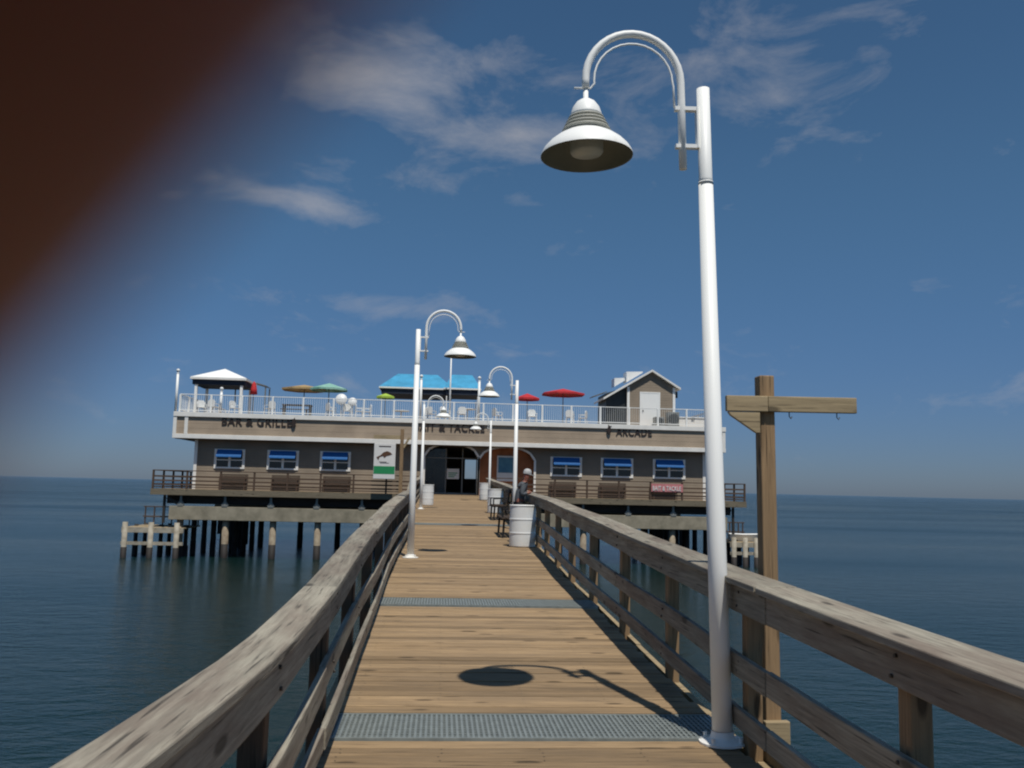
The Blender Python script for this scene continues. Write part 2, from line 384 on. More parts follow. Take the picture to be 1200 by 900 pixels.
# ---------------------------------------------------------------- boardwalk
GR = [(5.84, 6.46), (10.85, 11.5), (25.6, 26.5)]
mb = MB(); y = -3.0
while y < 52.3:
    pw = .130; g = .015
    if any(a - .14 < y < b - .02 for a, b in GR):
        a, b = [t for t in GR if t[0] - .14 < y < t[1] - .02][0]
        y = b + .01; continue
    z = D(y + pw / 2); dx0 = random.uniform(-.025, .02); dx1 = random.uniform(-.02, .03); t = random.uniform(-.004, .003)
    z0 = D(y) + t; z1 = D(y + pw) + t
    a, b = XL + dx0 + min(0, interp(BOW, y)), XR + dx1 + interp(BOWR, y)
    mb.hexa([(a, y, z0 - .04), (b, y, z0 - .04), (b, y + pw, z1 - .04), (a, y + pw, z1 - .04), (a, y, z0), (b, y, z0), (b, y + pw, z1), (a, y + pw, z1)])
    y += pw + g
dk = tag(mb.build('boardwalk', 'deck', bevel=.006), kind='structure')
# screws in the planks along three joists
mb = MB()
for o in dk.data.polygons[:0]: pass
random.seed(11); yy = -2.9333
while yy < 15:
    if not any(a - .1 < yy < b + .1 for a, b in GR):
        for x in (-.55, .05, .67, 1.29, 1.82):
            for q in (-.038, .034):
                xx, y2 = x + random.uniform(-.012, .012), yy + q; z = D(y2) + .0012; s_ = .0052
                mb.add([(xx + s_ * math.cos(R(t)), y2 + s_ * math.sin(R(t)), z) for t in range(0, 360, 60)], [tuple(range(6))])
    yy += .145
tag(mb.build('boardwalk_nails', 'brass'), kind='structure')
# joists under the planks
mb = MB()
for x in (-.55, .05, .67, 1.29, 1.9):
    ys = [-3] + [t for t, _ in DK if -3 < t < 52] + [52.3]
    for a, b in zip(ys, ys[1:]):
        mb.hexa([(x - .04, a, D(a) - .30), (x + .04, a, D(a) - .30), (x + .04, b, D(b) - .30), (x - .04, b, D(b) - .30),
                 (x - .04, a, D(a) - .045), (x + .04, a, D(a) - .045), (x + .04, b, D(b) - .045), (x - .04, b, D(b) - .045)])
tag(mb.build('boardwalk_joists', 'beamwood'), kind='structure')
# metal gratings let into the deck
GL = ['near metal grating strip across the deck beside the closest lamp foot', 'second metal grating strip, across the deck in front of the first left lamp', 'farthest metal grating strip, across the deck beyond the white barrel']
for i, (a, b) in enumerate(GR):
    z = D((a + b) / 2); ex = interp(BOWR, a); root = empty('deck_grating', (.64 + ex / 2, (a + b) / 2, z), GL[i], 'metal grating', 'metal grating strips in the deck')
    hw = 1.33 + ex / 2; hl = (b - a) / 2 - .005
    fm = MB(); fm.box(-hw, hw, -hl, -hl + .02, -.04, .004).box(-hw, hw, hl - .02, hl, -.04, .004).box(-hw, -hw + .02, -hl, hl, -.04, .004).box(hw - .02, hw, -hl, hl, -.04, .004)
    fm.build('frame', 'grate', root)
    bb = MB(); x = -hw + .03
    while x < hw - .02:
        bb.box(x, x + .016, -hl + .02, hl - .02, -.035, 0); x += .034
    yy = -hl + .06
    while yy < hl - .04:
        bb.box(-hw + .02, hw - .02, yy, yy + .014, -.036, -.002); yy += .058
    bb.build('bearing_bars', 'grate', root)
    MB().box(-hw + .02, hw - .02, -hl + .02, hl - .02, -.07, -.055).build('shade_sheet', 'darksteel', root)  # dark sheet stands in for the shade below the bars
# pile bents under the boardwalk
def bent(y, label):
    z = D(y); r = empty('pile_bent', (.67 + interp(BOWR, y) / 2, y, 0), label, 'pile bent', 'pile bents under the boardwalk')
    MB().box(-1.5 - interp(BOWR, y) / 2, 1.5 + interp(BOWR, y) / 2, -.15, .15, z - .62, z - .305).build('cap_beam', 'beamwood', r)
    for sx in (-1, 1): MB().tube([(sx * 1.15, 0, -1.5), (sx * 1.1, 0, z - .63)], .15, 14).build('pile', 'tar', r)
BY = [1, 7, 13, 19, 25, 31, 37, 43, 49]
for i, y in enumerate(BY):
    bent(y, ['timber pile bent under the deck before the first right lamp', 'timber pile bent under the near metal grating', 'timber pile bent under the second grating',
             'timber pile bent under the white barrel by the standing person', 'timber pile bent under the farthest metal grating', 'timber pile bent under the second bench',
             'timber pile bent under the second left lamp', 'timber pile bent under the farthest right lamp', 'timber pile bent nearest the pier building'][i])

# ---------------------------------------------------------------- wooden railings
def board_run(mb, x0, x1, zo0, zo1, y0, y1, seglen, seed, amp=.012, rz=.3, left=False, upper=False, edge=0):
    """boards along the pier between x0..x1 and heights zo0..zo1 above the deck, butted end to end"""
    y = y0; i = 0
    while y < y1 - .05:
        e = min(y + seglen, y1); n = max(1, int(round((e - y) / .5)))
        ys = [y + .004 + (e - y - .008) * j / n for j in range(n + 1)]
        jx = random.uniform(-.006, .006); jz = random.uniform(-.004, .004)
        vs = []
        for yy in ys:
            dx = warp(seed, yy, amp) + jx; dz = warp(seed + 3, yy, amp * rz) + jz; b = D(yy)
            if left: dx += interp(BOW, yy)
            elif edge: dx += min(0, interp(BOW, yy))
            elif x0 > 0: dx += interp(BOWR, yy)
            if left and upper: dz += interp(DROP, yy)
            vs += [(x0 + dx, yy, b + zo0 + dz), (x1 + dx, yy, b + zo0 + dz), (x1 + dx, yy, b + zo1 + dz), (x0 + dx, yy, b + zo1 + dz)]
        fs = [(0, 1, 2, 3), tuple(4 * n + q for q in (3, 2, 1, 0))]
        for j in range(n):
            for q in range(4):
                r = (q + 1) % 4; fs.append((4 * j + q, 4 * j + 4 + q, 4 * j + 4 + r, 4 * j + r))
        mb.add(vs, fs); y = e; i += 1
    return mb
def railing(side, y0, y1, label, posts):
    # side +1: right rail, -1: left rail.  sx mirrors offsets measured outward from the inner board face
    xf = 1.93 if side > 0 else -.66
    def X(a, b): return (xf + a, xf + b) if side > 0 else (xf - b, xf - a)
    root = empty('wooden_railing', (xf, y0, D(y0)), label, 'railing', 'weathered timber railings of the boardwalk')
    def part(name, a, b, z0, z1, seg, seed, amp, rz=.3):
        o = board_run(MB(), *X(a, b), z0, z1, y0, y1, seg, seed, amp, rz, side < 0, z0 > .8).build(name, 'rail', root, bevel=.007)
        o.location = -root.location; return o
    capw = (-.07, .20) if side > 0 else (-.04, .15)
    part('top_rail', capw[0], capw[1], 1.015, 1.055, 3.9, 1 + side, .012, .5)
    part('face_board', 0, .038, .835, 1.012, 3.9, 2.3 + side, .006)
    part('middle_rail', 0, .038, .43, .575, 3.9, 4.1 + side, .03, .8)
    part('low_rail', .0, .038, .125, .25, 3.9, 6.7 + side, .02, .7)
    for py in posts:
        if not 0 < py < 10: continue
        q = interp(BOW, py) if side < 0 else 0; dz = interp(DROP, py) if side < 0 else 0; xi = xf + q - side * .0035
        for hz_, oy in ((.875 + dz, .02), (.965 + dz, -.02), (.47, .02), (.535, -.02), (.16, .015), (.215, -.015)):
            MB().tube([(xi - .006, py + oy, D(py) + hz_), (xi + .006, py + oy, D(py) + hz_)], .009, 8).build('screw', 'brass', root).location = -root.location
    for py in posts:
        a, b = X(.040, .138)
        z = D(py); q = interp(BOW if side < 0 else BOWR, py); a += q; b += q
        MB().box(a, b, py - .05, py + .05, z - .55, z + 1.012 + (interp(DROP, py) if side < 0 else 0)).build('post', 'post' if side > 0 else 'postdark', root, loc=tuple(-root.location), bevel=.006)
    return root
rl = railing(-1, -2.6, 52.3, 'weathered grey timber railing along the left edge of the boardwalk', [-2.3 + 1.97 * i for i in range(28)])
rr = railing(1, -2.6, 52.3, 'weathered grey timber railing along the right edge of the boardwalk', [-2.2 + 1.97 * i for i in range(28)])
# kerb strips at the deck edge (pale timber)
for x0, x1, z0, z1, ya, yb, lab in ((2.03, 2.08, -.16, -.065, -2.6, 52.2, 'pale timber ledge running outside the right edge of the deck'), (-.80, -.755, -.16, -.07, -2.6, 52.2, 'pale timber ledge running outside the left edge of the deck'),
                        (2.085, 2.12, -.10, .115, -2.6, 5.75, 'short kick board outside the right railing, ending near the closest lamp foot')):
    mb = MB(); board_run(mb, x0, x1, z0, z1, ya, yb, 3.9, 9 + x0, .008, edge=int(x0 < 0))
    tag(mb.build('edge_board', 'beamwood'), lab, 'edge board')

# ---------------------------------------------------------------- gallows post on the right
gp = at(897, 700, 6.15)
gx, gy = gp.x + .02, 6.15
root = empty('hanging_post', (gx, gy, D(gy)), 'tall brown timber post with a crossbeam and two hooks outside the right railing', 'wooden post')
top = at(892, 441, gy).z - D(gy)
MB().box(-.044, .062, -.062, .05, -3.2, top).build('post', 'post', root, bevel=.008)
z1 = at(900, 466, gy).z - D(gy); z0 = at(900, 484, gy).z - D(gy)
xl = at(850, 480, gy).x - gx; xr = at(1000, 475, gy).x - gx
MB().box(-.0, xr, -.105, -.064, z0, z1).box(xl, -.0 - .002, -.105, -.064, z0, z1).build('crossbeam', 'beamwood', root, bevel=.005)
MB().prism([(xl + .01, z0 - .003), (-.06, z0 - .003), (-.06, z0 - .15), (-.09, z0 - .15), (xl + .03, z0 - .03)], -.10, -.066).build('brace', 'beamwood', root, bevel=.004)
for hx in (923, 978):
    x = at(hx, 487, gy).x - gx
    MB().tube([(x, -.085, z0 + .01), (x, -.085, z0 - .03), (x + .012, -.085, z0 - .045), (x + .02, -.085, z0 - .03)], .004, 6).build('hook', 'brass', root)
root.rotation_euler = (0, R(-.6), 0)
# rope-less cleat block at the foot of the post
MB().box(-.07, .10, -.12, -.064, -.12, .06).build('foot_block', 'beamwood', root, bevel=.005)

# ---------------------------------------------------------------- lamps
HL = 4.06     # pole top above deck
def make_lamp():
    r = empty('street_lamp', (0, 0, 0))
    MB().tube([(0, 0, .02), (0, 0, 1.2), (0, 0, HL - .62)], [.061, .056, .0455], 24).build('pole', 'white', r)
    MB().tube([(0, 0, HL - .64), (0, 0, HL - .60), (0, 0, HL)], [.0475, .0425, .041], 24).build('upper_pole', 'white', r)
    b = MB(); b.lathe([(.0, .012), (.14, .012), (.14, .0)], n=24, smooth=False); b.lathe([(.13, .012), (.08, .022), (.07, .04), (.064, .07)], n=24)
    b.build('base_plate', 'whitestain', r)
    for a in (45, 135, 225, 315):
        MB().lathe([(0, .045), (.012, .045), (.012, .012)], (.115 * math.cos(R(a)), .115 * math.sin(R(a)), 0), 6, False).build('bolt', 'whitestain', r)
    # gooseneck arm toward +X; head axis at x=.76
    xa, xh = .145, .765; rc = (xh - xa) / 2; xc = (xh + xa) / 2; zc = HL + .035
    pts = [(xa, 0, HL - .54), (xa, 0, HL - .1)]
    pts += [(xc - rc * math.cos(R(t)), 0, zc + rc * 1.04 * math.sin(R(t))) for t in range(0, 181, 10)] + [(xh, 0, zc - .055)]
    MB().tube(pts, .0245, 16).build('gooseneck_arm', 'white', r)
    ri = rc - .055
    pts = [(xa + .045, 0, HL - .13), (xa + .05, 0, zc - .02)] + [(xc - ri * math.cos(R(t)), 0, zc + ri * math.sin(R(t))) for t in range(0, 181, 12)] + [(xh - .058, 0, zc - .02), (xh - .03, 0, zc - .055), (xh + .075, 0, zc - .055)]
    MB().tube(pts, .007, 8).build('conduit', 'white', r)
    c = MB()
    for z in (HL - .14, HL - .39): c.box(.03, .19, -.02, .02, z - .012, z + .012)
    c.box(.040, .052, -.025, .025, HL - .40, HL - .128)
    c.build('bracket', 'white', r)
    z = zc - .075
    h = MB().lathe([(.0, z + .01), (.016, z + .01), (.016, z - .05), (.035, z - .058), (.06, z - .075), (.085, z - .11), (.1, z - .155), (.102, z - .17), (.085, z - .172)], (xh, 0, 0), 32)
    head = h.build('lamp_head', 'white', r)
    q = MB(); zz = z - .172
    for j in range(4):
        rr_ = .112 + .013 * j
        q.lathe([(rr_ - .03, zz - .002), (rr_, zz - .004), (rr_ + .004, zz - .012), (rr_ - .03, zz - .02)], (xh, 0, 0), 32); zz -= .027
    q.lathe([(.088, z - .17), (.088, zz + .0)], (xh, 0, 0), 24)
    q.build('cooling_collar', 'collar', head)
    zs = zz + .004
    prof = [(.125, zs), (.15, zs - .012), (.19, zs - .035), (.235, zs - .07), (.27, zs - .108), (.288, zs - .14), (.292, zs - .155)]
    MB().lathe(prof, (xh, 0, 0), 40).build('lamp_shade', 'white', r)
    MB().lathe([(a - .004, b_ - .005) for a, b_ in prof[:-1]] + [(.288, zs - .154), (.292, zs - .155)], (xh, 0, 0), 40).build('shade_lining', 'galv', r)
    MB().lathe([(.105, zs - .005), (.105, zs - .125), (.095, zs - .14), (.0, zs - .143)], (xh, 0, 0), 24).build('bulb_cover', 'lens', r)
    return r
lamp = make_lamp()
LS = [((847, 873), 5.79, 180, 'tall white gooseneck lamp post closest to the camera, on the right edge of the deck'),
      ((481, 648), 15.9, 0, 'white gooseneck lamp post on the left edge of the deck, its shade against the sky'),
      ((602, 629), 24.2, 180, 'white gooseneck lamp post rising behind the large white barrel'),
      ((493, 593), 34.8, 0, 'farther white gooseneck lamp post on the left of the deck, beside a small white barrel'),
      ((573, 590), 44.6, 180, 'farthest and smallest white gooseneck lamp post, right of the entrance')]
for i, ((px, py), Y, rz, lab) in enumerate(LS):
    o = lamp if i == 0 else copy_tree(lamp)
    p = at(px, py, Y); o.location = (p.x, Y, D(Y) + .002); o.rotation_euler = (0, 0, R(rz))
    tag(o, lab, 'lamp post', 'white gooseneck lamp posts along the boardwalk')
lamp.rotation_euler = (0, R(1.6), R(180)); lamp.scale = (1.08, 1.08, 1.08)
# a small shadow tweak is left to the sun

# ---------------------------------------------------------------- barrels, benches
def make_barrel():
    r = empty('white_barrel', (0, 0, 0))
    p = [(0, 0), (.262, 0), (.284, .018), (.286, .03), (.287, .262), (.287, .27), (.296, .285), (.296, .30), (.288, .315), (.288, .323), (.288, .552), (.288, .56), (.297, .575), (.297, .59), (.288, .605), (.288, .613), (.287, .832), (.287, .84), (.294, .86), (.294, .88), (.283, .88), (.275, .80), (.26, .60), (0, .60)]
    MB().lathe(p, n=36).build('drum', 'plastic', r)
    MB().lathe([(.297, .862), (.300, .872), (.297, .882), (.284, .884)], n=36).build('rim', 'white', r)
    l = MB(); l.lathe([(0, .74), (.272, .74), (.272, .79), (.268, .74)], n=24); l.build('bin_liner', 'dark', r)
    return r
bar = make_barrel()
BS = [((612, 641), 18.7, 1, 'large white steel barrel at the foot of the third lamp, nearest of the barrels'),
      ((580, 604), 33, .98, 'white barrel beside the second dark bench on the right of the deck'),
      ((568, 587), 46.5, 1, 'farthest white barrel on the right, near the entrance arch'),
      ((500, 589), 38.6, .98, 'white barrel on the left of the deck beside the farther lamp post')]
for i, ((px, py), Y, s, lab) in enumerate(BS):
    o = bar if i == 0 else copy_tree(bar)
    p = at(px, py, Y); o.location = (p.x, Y, D(Y) + .001); o.rotation_euler = (0, 0, i * 1.3)
    tag(o, lab, 'barrel', 'white barrels on the boardwalk')
bar.location.x = 1.745; bar.scale = (.95, .95, .98)
def make_bench(L, m1, m2):
    """bench along Y, seat facing -X"""
    r = empty('park_bench', (0, 0, 0))
    s = MB()
    for i in range(4): s.box(-.22 + i * .115, -.12 + i * .115, -L / 2, L / 2, .43, .465)
    s.build('seat', m1, r, bevel=.004)
    s = MB()
    for i in range(4):
        z = .54 + i * .105; x = .20 + i * .028
        s.hexa([(x, -L / 2, z), (x + .03, -L / 2, z), (x + .03, L / 2, z), (x, L / 2, z), (x + .022, -L / 2, z + .09), (x + .052, -L / 2, z + .09), (x + .052, L / 2, z + .09), (x + .022, L / 2, z + .09)])
    s.build('backrest', m1, r, bevel=.004)
    for yy in (-L / 2 + .12, L / 2 - .12):
        q = MB(); q.bar((-.17, yy, 0), (-.15, yy, .43), .05, .05); q.bar((.24, yy, 0), (.18, yy, .43), .05, .05)
        q.bar((-.22, yy, .415), (.22, yy, .415), .05, .03); q.bar((.235, yy, .43), (.335, yy, .95), .035, .05)
        q.build('end_frame', m2, r)
        MB().bar((-.2, yy, .66), (.25, yy, .68), .05, .03).bar((-.19, yy, .44), (-.19, yy, .65), .04, .03).build('armrest', m2, r)
    return r
b1 = make_bench(1.9, 'benchwood', 'bench_iron')
b1.location = (1.68, 21.9, D(21.9)); tag(b1, 'dark slatted bench against the right railing just behind the large white barrel', 'bench', 'dark benches along the right railing')
b2 = copy_tree(b1); b2.location = (1.90, 29.2, D(29.2)); tag(b2, 'dark slatted bench farther along the right railing, before the second barrel', 'bench', 'dark benches along the right railing')

# ---------------------------------------------------------------- pier building
YW, YF, YD = 55.2, 54.5, 52.5       # wall plane, fascia front, deck front
def X(px, Y, py=540): return at(px, py, Y).x
def Z(py, Y, px=517): return at(px, py, Y).z
ZD = D(52.4)                        # deck level of the building
xW0, xW1 = X(228, YW), X(826, YW)
xF0, xF1 = X(203, YF, 500), X(850, YF, 500)
xD0, xD1 = X(178, YD, 560), X(874, YD, 565)
Ybk = 66.0
zF1 = Z(487.5 + 4.5, YF); zF0 = Z(512 + 4.8, YF)     # fascia top/bottom (at the pier axis)
zF1 = Z(492, YF); zF0 = Z(521.5, YF) 
zRoof = zF1
B = empty('pier_building', (0, YW, 0), 'long tan one-storey building on piles with a white trimmed parapet and three sign phrases', 'building')
def bpart(mb, name, m, parent=B, **kw):
    o = mb.build(name, m, parent, **kw)
    if parent is B: o.location = (0, -YW, 0)
    return o
# arches
def arch_geo(px0, px1, ptop, pspring, Y=YW):
    x0, x1 = X(px0, Y), X(px1, Y); zt = Z(ptop, Y, (px0 + px1) / 2); zs = Z(pspring, Y, (px0 + px1) / 2)
    n = 14
    c = [(x0 + (x1 - x0) * i / n, zs + (zt - zs) * math.sqrt(max(0, 1 - ((2 * i / n - 1) ** 2)) ) ** 1.0) for i in range(n + 1)]
    return x0, x1, c
A1 = arch_geo(498, 560, 521, 536); A2 = arch_geo(562, 626, 525, 540)
zt = zF0 + .3
def wall_panel(mb, x0, x1, z0, z1, y0=YW, y1=YW + .2): mb.box(x0, x1, y0, y1, z0, z1)
wl = MB()
wall_panel(wl, xW0, A1[0], ZD, zt); wall_panel(wl, A2[1], xW1, ZD, zt); wall_panel(wl, A1[1], A2[0], ZD, zt)
for A in (A1, A2):
    c = A[2]
    for (a, za), (b, zb) in zip(c, c[1:]):
        wl.hexa([(a, YW, za), (b, YW, zb), (b, YW + .2, zb), (a, YW + .2, za), (a, YW, zt), (b, YW, zt), (b, YW + .2, zt), (a, YW + .2, zt)])
bpart(wl, 'front_wall', 'siding')
sw = MB(); sw.box(xW0, xW0 + .2, YW + .2, Ybk, ZD, zt).box(xW1 - .2, xW1, YW + .2, Ybk, ZD, zt)
bpart(sw, 'side_walls', 'siding')
bw = MB(); hx0, hx1 = X(545, Ybk), X(562, Ybk)
bw.box(xW0 + .2, hx0, Ybk - .2, Ybk, ZD, zt).box(hx1, xW1 - .2, Ybk - .2, Ybk, ZD, zt).box(hx0, hx1, Ybk - .2, Ybk, ZD + 2.5, zt).box(hx0, hx1, Ybk - .2, Ybk, ZD, ZD + 1.1)
bpart(bw, 'back_wall', 'siding')
# passage behind the entrance arch
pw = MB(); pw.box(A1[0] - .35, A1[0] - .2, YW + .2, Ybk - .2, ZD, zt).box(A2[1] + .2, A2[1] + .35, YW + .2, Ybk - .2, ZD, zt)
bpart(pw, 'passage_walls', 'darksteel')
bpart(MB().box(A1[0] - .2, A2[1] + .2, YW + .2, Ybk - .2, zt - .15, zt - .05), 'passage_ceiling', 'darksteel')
for n_, A in (('entrance_arch_trim', A1), ('side_arch_trim', A2)):
    pts = [(A[0] - .05, YW - .03, ZD + .002)] + [(A[0] - .05 if i == 0 else (A[1] + .05 if i == len(A[2]) - 1 else a), YW - .03, za + .06) for i, (a, za) in enumerate(A[2])] + [(A[1] + .05, YW - .03, ZD + .002)]
    t_ = MB()
    for a, b in zip(pts, pts[1:]): t_.bar(a, b, .06, .13, up=(0, 1, 0)) if False else t_.bar(a, b, .13, .06, up=(0, 1, 0))
    bpart(t_, n_, 'whitetrim')
# entrance glazing
x0, x1 = A1[0] + .02, A1[1] - .02; zA = min(z for _, z in A1[2]) + .35
d = MB(); yd = YW + 1.2
xm = x0 + (x1 - x0) * .40
for xx in (x0, xm, x0 + (x1 - x0) * .72, x1): d.box(xx - .035, xx + .035, yd - .03, yd + .03, ZD + .005, ZD + 2.9)
d.box(x0, x1, yd - .028, yd + .028, ZD + 2.25, ZD + 2.32); d.box(x0, x1, yd - .028, yd + .028, ZD + .005, ZD + .12)
df = bpart(d, 'entrance_door_frame', 'grey')
g = MB(); g.box(x0 + .04, xm - .04, yd - .008, yd + .008, ZD + .12, ZD + 2.85)
bpart(g, 'entrance_glass', 'glass')
bpart(MB().box(x0 + (x1-x0)*.42, x0 + (x1 - x0) * .66, yd - .075, yd - .045, Z(561, yd), Z(549, yd)), 'door_notice', 'signwhite')
tx = MB()
for i in range(3): tx.box(x0 + (x1-x0)*.45, x0 + (x1 - x0) * (.63 - .03 * i), yd - .082, yd - .076, Z(554.5 + i * 2.2, yd), Z(553.5 + i * 2.2, yd))
bpart(tx, 'door_notice_print', 'signgreen')
# right arch is closed by an orange panel with a framed poster
bpart(MB().box(A2[0] - .1, A2[1] + .1, YW + .45, YW + .5, ZD, zt - .2), 'arch_back_panel', 'brick')
pz = MB().box(X(583, YW), X(606, YW), YW + .38, YW + .445, Z(564, YW, 595), Z(534, YW, 595))
bpart(pz, 'poster_board', 'signwhite'); bpart(MB().box(X(584.5, YW), X(604.5, YW), YW + .365, YW + .378, Z(554, YW, 595), Z(536, YW, 595)), 'poster_picture', 'poster')
# windows with blue awnings
WX = [(251, 287), (313, 350), (375, 411), (645, 682), (704, 742), (765, 803)]
for i, (a, b) in enumerate(WX):
    pm = (a + b) / 2; hz_ = (pm - 517) * .0234
    x0, x1 = X(a, YW), X(b, YW); z0, z1 = Z(554.5 + hz_, YW, pm) if False else at(pm, 555.0 + (pm - 517) * .0234, YW).z, at(pm, 532 + (pm - 517) * .0234, YW).z
    y = YW - .05
    f_ = MB(); t = .15
    f_.box(x0, x0 + t, y, YW - .002, z0, z1).box(x1 - t, x1, y, YW - .002, z0, z1).box(x0 + t, x1 - t, y, YW - .002, z1 - t, z1).box(x0 + t, x1 - t, y - .03, YW - .002, z0, z0 + .1)
    xm = (x0 + x1) / 2; zm = z0 + (z1 - z0) * .44
    f_.box(xm - .07, xm + .07, y + .01, YW - .002, z0 + .1, z1 - t)
    f_.box(x0 + t, xm - .07, y + .015, YW - .002, zm - .03, zm + .03).box(xm + .07, x1 - t, y + .015, YW - .002, zm - .03, zm + .03)
    wf = bpart(f_, 'window_frame', 'whitetrim')
    MB().box(x0 + t, x1 - t, YW - .025, YW - .004, z0 + .1, z1 - t).build('pane', 'glass', wf)
    za = z1 - .04; zb = z0 + (z1 - z0) * .58
    aw = MB(); aw.prism([(y - .01, za), (y - .02, za - .02), (y - .36, zb + .07), (y - .36, zb), (y - .34, zb), (y - .34, zb + .05), (y - .01, za - .05)], x0 + .17, x1 - .17, axis='x')
    wa = bpart(aw, 'window_awning', 'blue')
    MB().box(x0 + .2, x1 - .2, y - .33, y - .32, zb + .02, zb + .12).build('valance', 'tentdark', wa)
# corner trims
bpart(MB().box(xW0 - .04, xW0 + .14, YW - .04, YW - .002, ZD, zF0), 'corner_trim', 'whitetrim'); bpart(MB().box(xW1 - .14, xW1 + .04, YW - .04, YW - .002, ZD, zF0), 'corner_trim', 'whitetrim')
# parapet / fascia with soffit
hF = zF1 - zF0
bpart(MB().box(xF0 + .05, xF1 - .05, YF + .05, Ybk + 1.0, zF0 + .05, zF1 - .05), 'roof_slab', 'fascia')
tr = MB()
tr.box(xF0 - .02, xF1 + .02, YF - .03, YF + .06, zF0, zF0 + .26).box(xF0 - .02, xF1 + .02, YF - .06, YF + .06, zF1 - .24, zF1 + .04)
for xx in (xF0 - .018, X(216, YF, 500), X(836, YF, 500), xF1 - .20): tr.box(xx, xx + .2, YF - .028, YF + .05, zF0 + .262, zF1 - .242)
tr.box(xF0 - .02, xF0 + .04, YF + .062, Ybk + 1, zF0, zF0 + .26).box(xF0 - .02, xF0 + .04, YF + .062, Ybk + 1, zF1 - .24, zF1 + .04)
tr.box(xF1 - .04, xF1 + .02, YF + .062, Ybk + 1, zF0, zF0 + .26).box(xF1 - .04, xF1 + .02, YF + .062, Ybk + 1, zF1 - .24, zF1 + .04)
bpart(tr, 'fascia_trim', 'whitetrim', bevel=.01)
bpart(MB().box(xF0 + .1, xF1 - .1, YF + .12, YW - .003, zF0 - .03, zF0 + .045), 'soffit', 'brownwood')
# deck around the building
dkm = MB(); y = YD
while y < Ybk + 2: dkm.box(xD0, xD1, y, y + .19, ZD - .05, ZD - .004); y += .198
bpart(dkm, 'deck_boards', 'deck')
bpart(MB().box(xD0 - .02, xD1 + .02, YD - .045, YD - .003, ZD - .34, ZD + .004), 'deck_fascia_board', 'edgewood')
jb = MB()
for i in range(30):
    xx = xD0 + .3 + i * (xD1 - xD0 - .6) / 29; jb.box(xx - .04, xx + .04, YD + .02, Ybk, ZD - .30, ZD - .055)
bpart(jb, 'deck_joists', 'tar')
# main girders + cap beams
zc1, zc0 = at(330, 595.5, YD).z, at(330, 611.5, YD).z
xc0, xc1 = X(197, YD, 600), X(853, YD, 605)
for yy in (YD + .1, 63.0): bpart(MB().box(xc0, xc1, yy, yy + .7, zc0, zc1), 'cap_beam', 'concrete', bevel=.02)
gd = MB()
for yy in (YD + .75, 57, 60, 63.4): gd.box(xD0 + .7, xD1 - .7, yy, yy + .25, zc1 + .12, ZD - .31)
bpart(gd, 'floor_girder', 'tar')
st = MB(); us = []
for px in (211, 263, 317, 371, 424):
    us.append(X(px, YD, 585))
us += [X(737 + 53 * i, YD, 590) for i in range(-2, 3)]
for xx in us:
    st = MB().box(xx - .16, xx + .16, YD + .08, YD + .34, zc1, zc1 + .08).box(xx - .06, xx + .06, YD + .16, YD + .24, zc1 + .08, ZD - .345)
    st.prism([(xx - .22, zc1 + .08), (xx + .22, zc1 + .08), (xx + .06, zc1 + .32), (xx - .06, zc1 + .32)], YD + .18, YD + .22)
    bpart(st, 'bearing_bracket', 'grey')
# angled end braces
for xx, s in ((xD0 + .7, 1), (xD1 - .7, -1)):
    bpart(MB().bar((xx, YD + .3, ZD - .35), (xx, YD + .3, zc0 - .2), .13, .13).bar((xx + .15 * s, YD + .3, ZD - .5), (xx + 1.0 * s, YD + .3, zc1 - .0), .16, .16), 'end_brace', 'tar')
# piles
def pile(x, y, m='pile', r_=.19):
    o = bpart(MB().tube([(x, y, -2), (x, y, zc0 + .02)], r_, 14), 'pile', m)
    MB().tube([(x, y, -1), (x, y, .8)], r_ + .012, 14).build('tide_band', 'pilewet', o)
px_f = [X(262 - 54, YD, 620), X(262, YD, 620), X(318, YD, 620), X(371, YD, 620), X(424, YD, 620), X(478, YD, 620)]
px_f += [X(790 - 52.5 * i, YD, 620) for i in range(-1, 5)]
for i, x in enumerate(px_f): pile(x, YD + .45)
for x in px_f[1:5] + px_f[7:]: pile(x, 63.35, 'tar')
for x, ys in ((px_f[0] + .2, (55.2, 57.6, 60, 62.6)), (px_f[0] + 1.4, (55, 57.3, 59.8, 62.2)), (px_f[1], (55.5, 58, 60.5)), (px_f[6], (55.2, 57.6, 60, 62.6)), (px_f[6] - 1.3, (54.8, 57.3, 59.8, 62.2)), (px_f[7], (55.5, 58, 60.5))):
    for y in ys: pile(x, y, 'tar' , .16)
for xa_, xb_ in ((px_f[0] - .1, px_f[1] + .1), (px_f[7] - .1, px_f[6] + .1)):
    wb = MB(); xx = xa_
    while xx < xb_ - .2:
        wb.box(xx, xx + .21, 60.9, 61.0, .25 if int(xx * 7) % 3 else .9, zc0 - .02); xx += .30
    bpart(wb, 'wave_screen', 'tar')
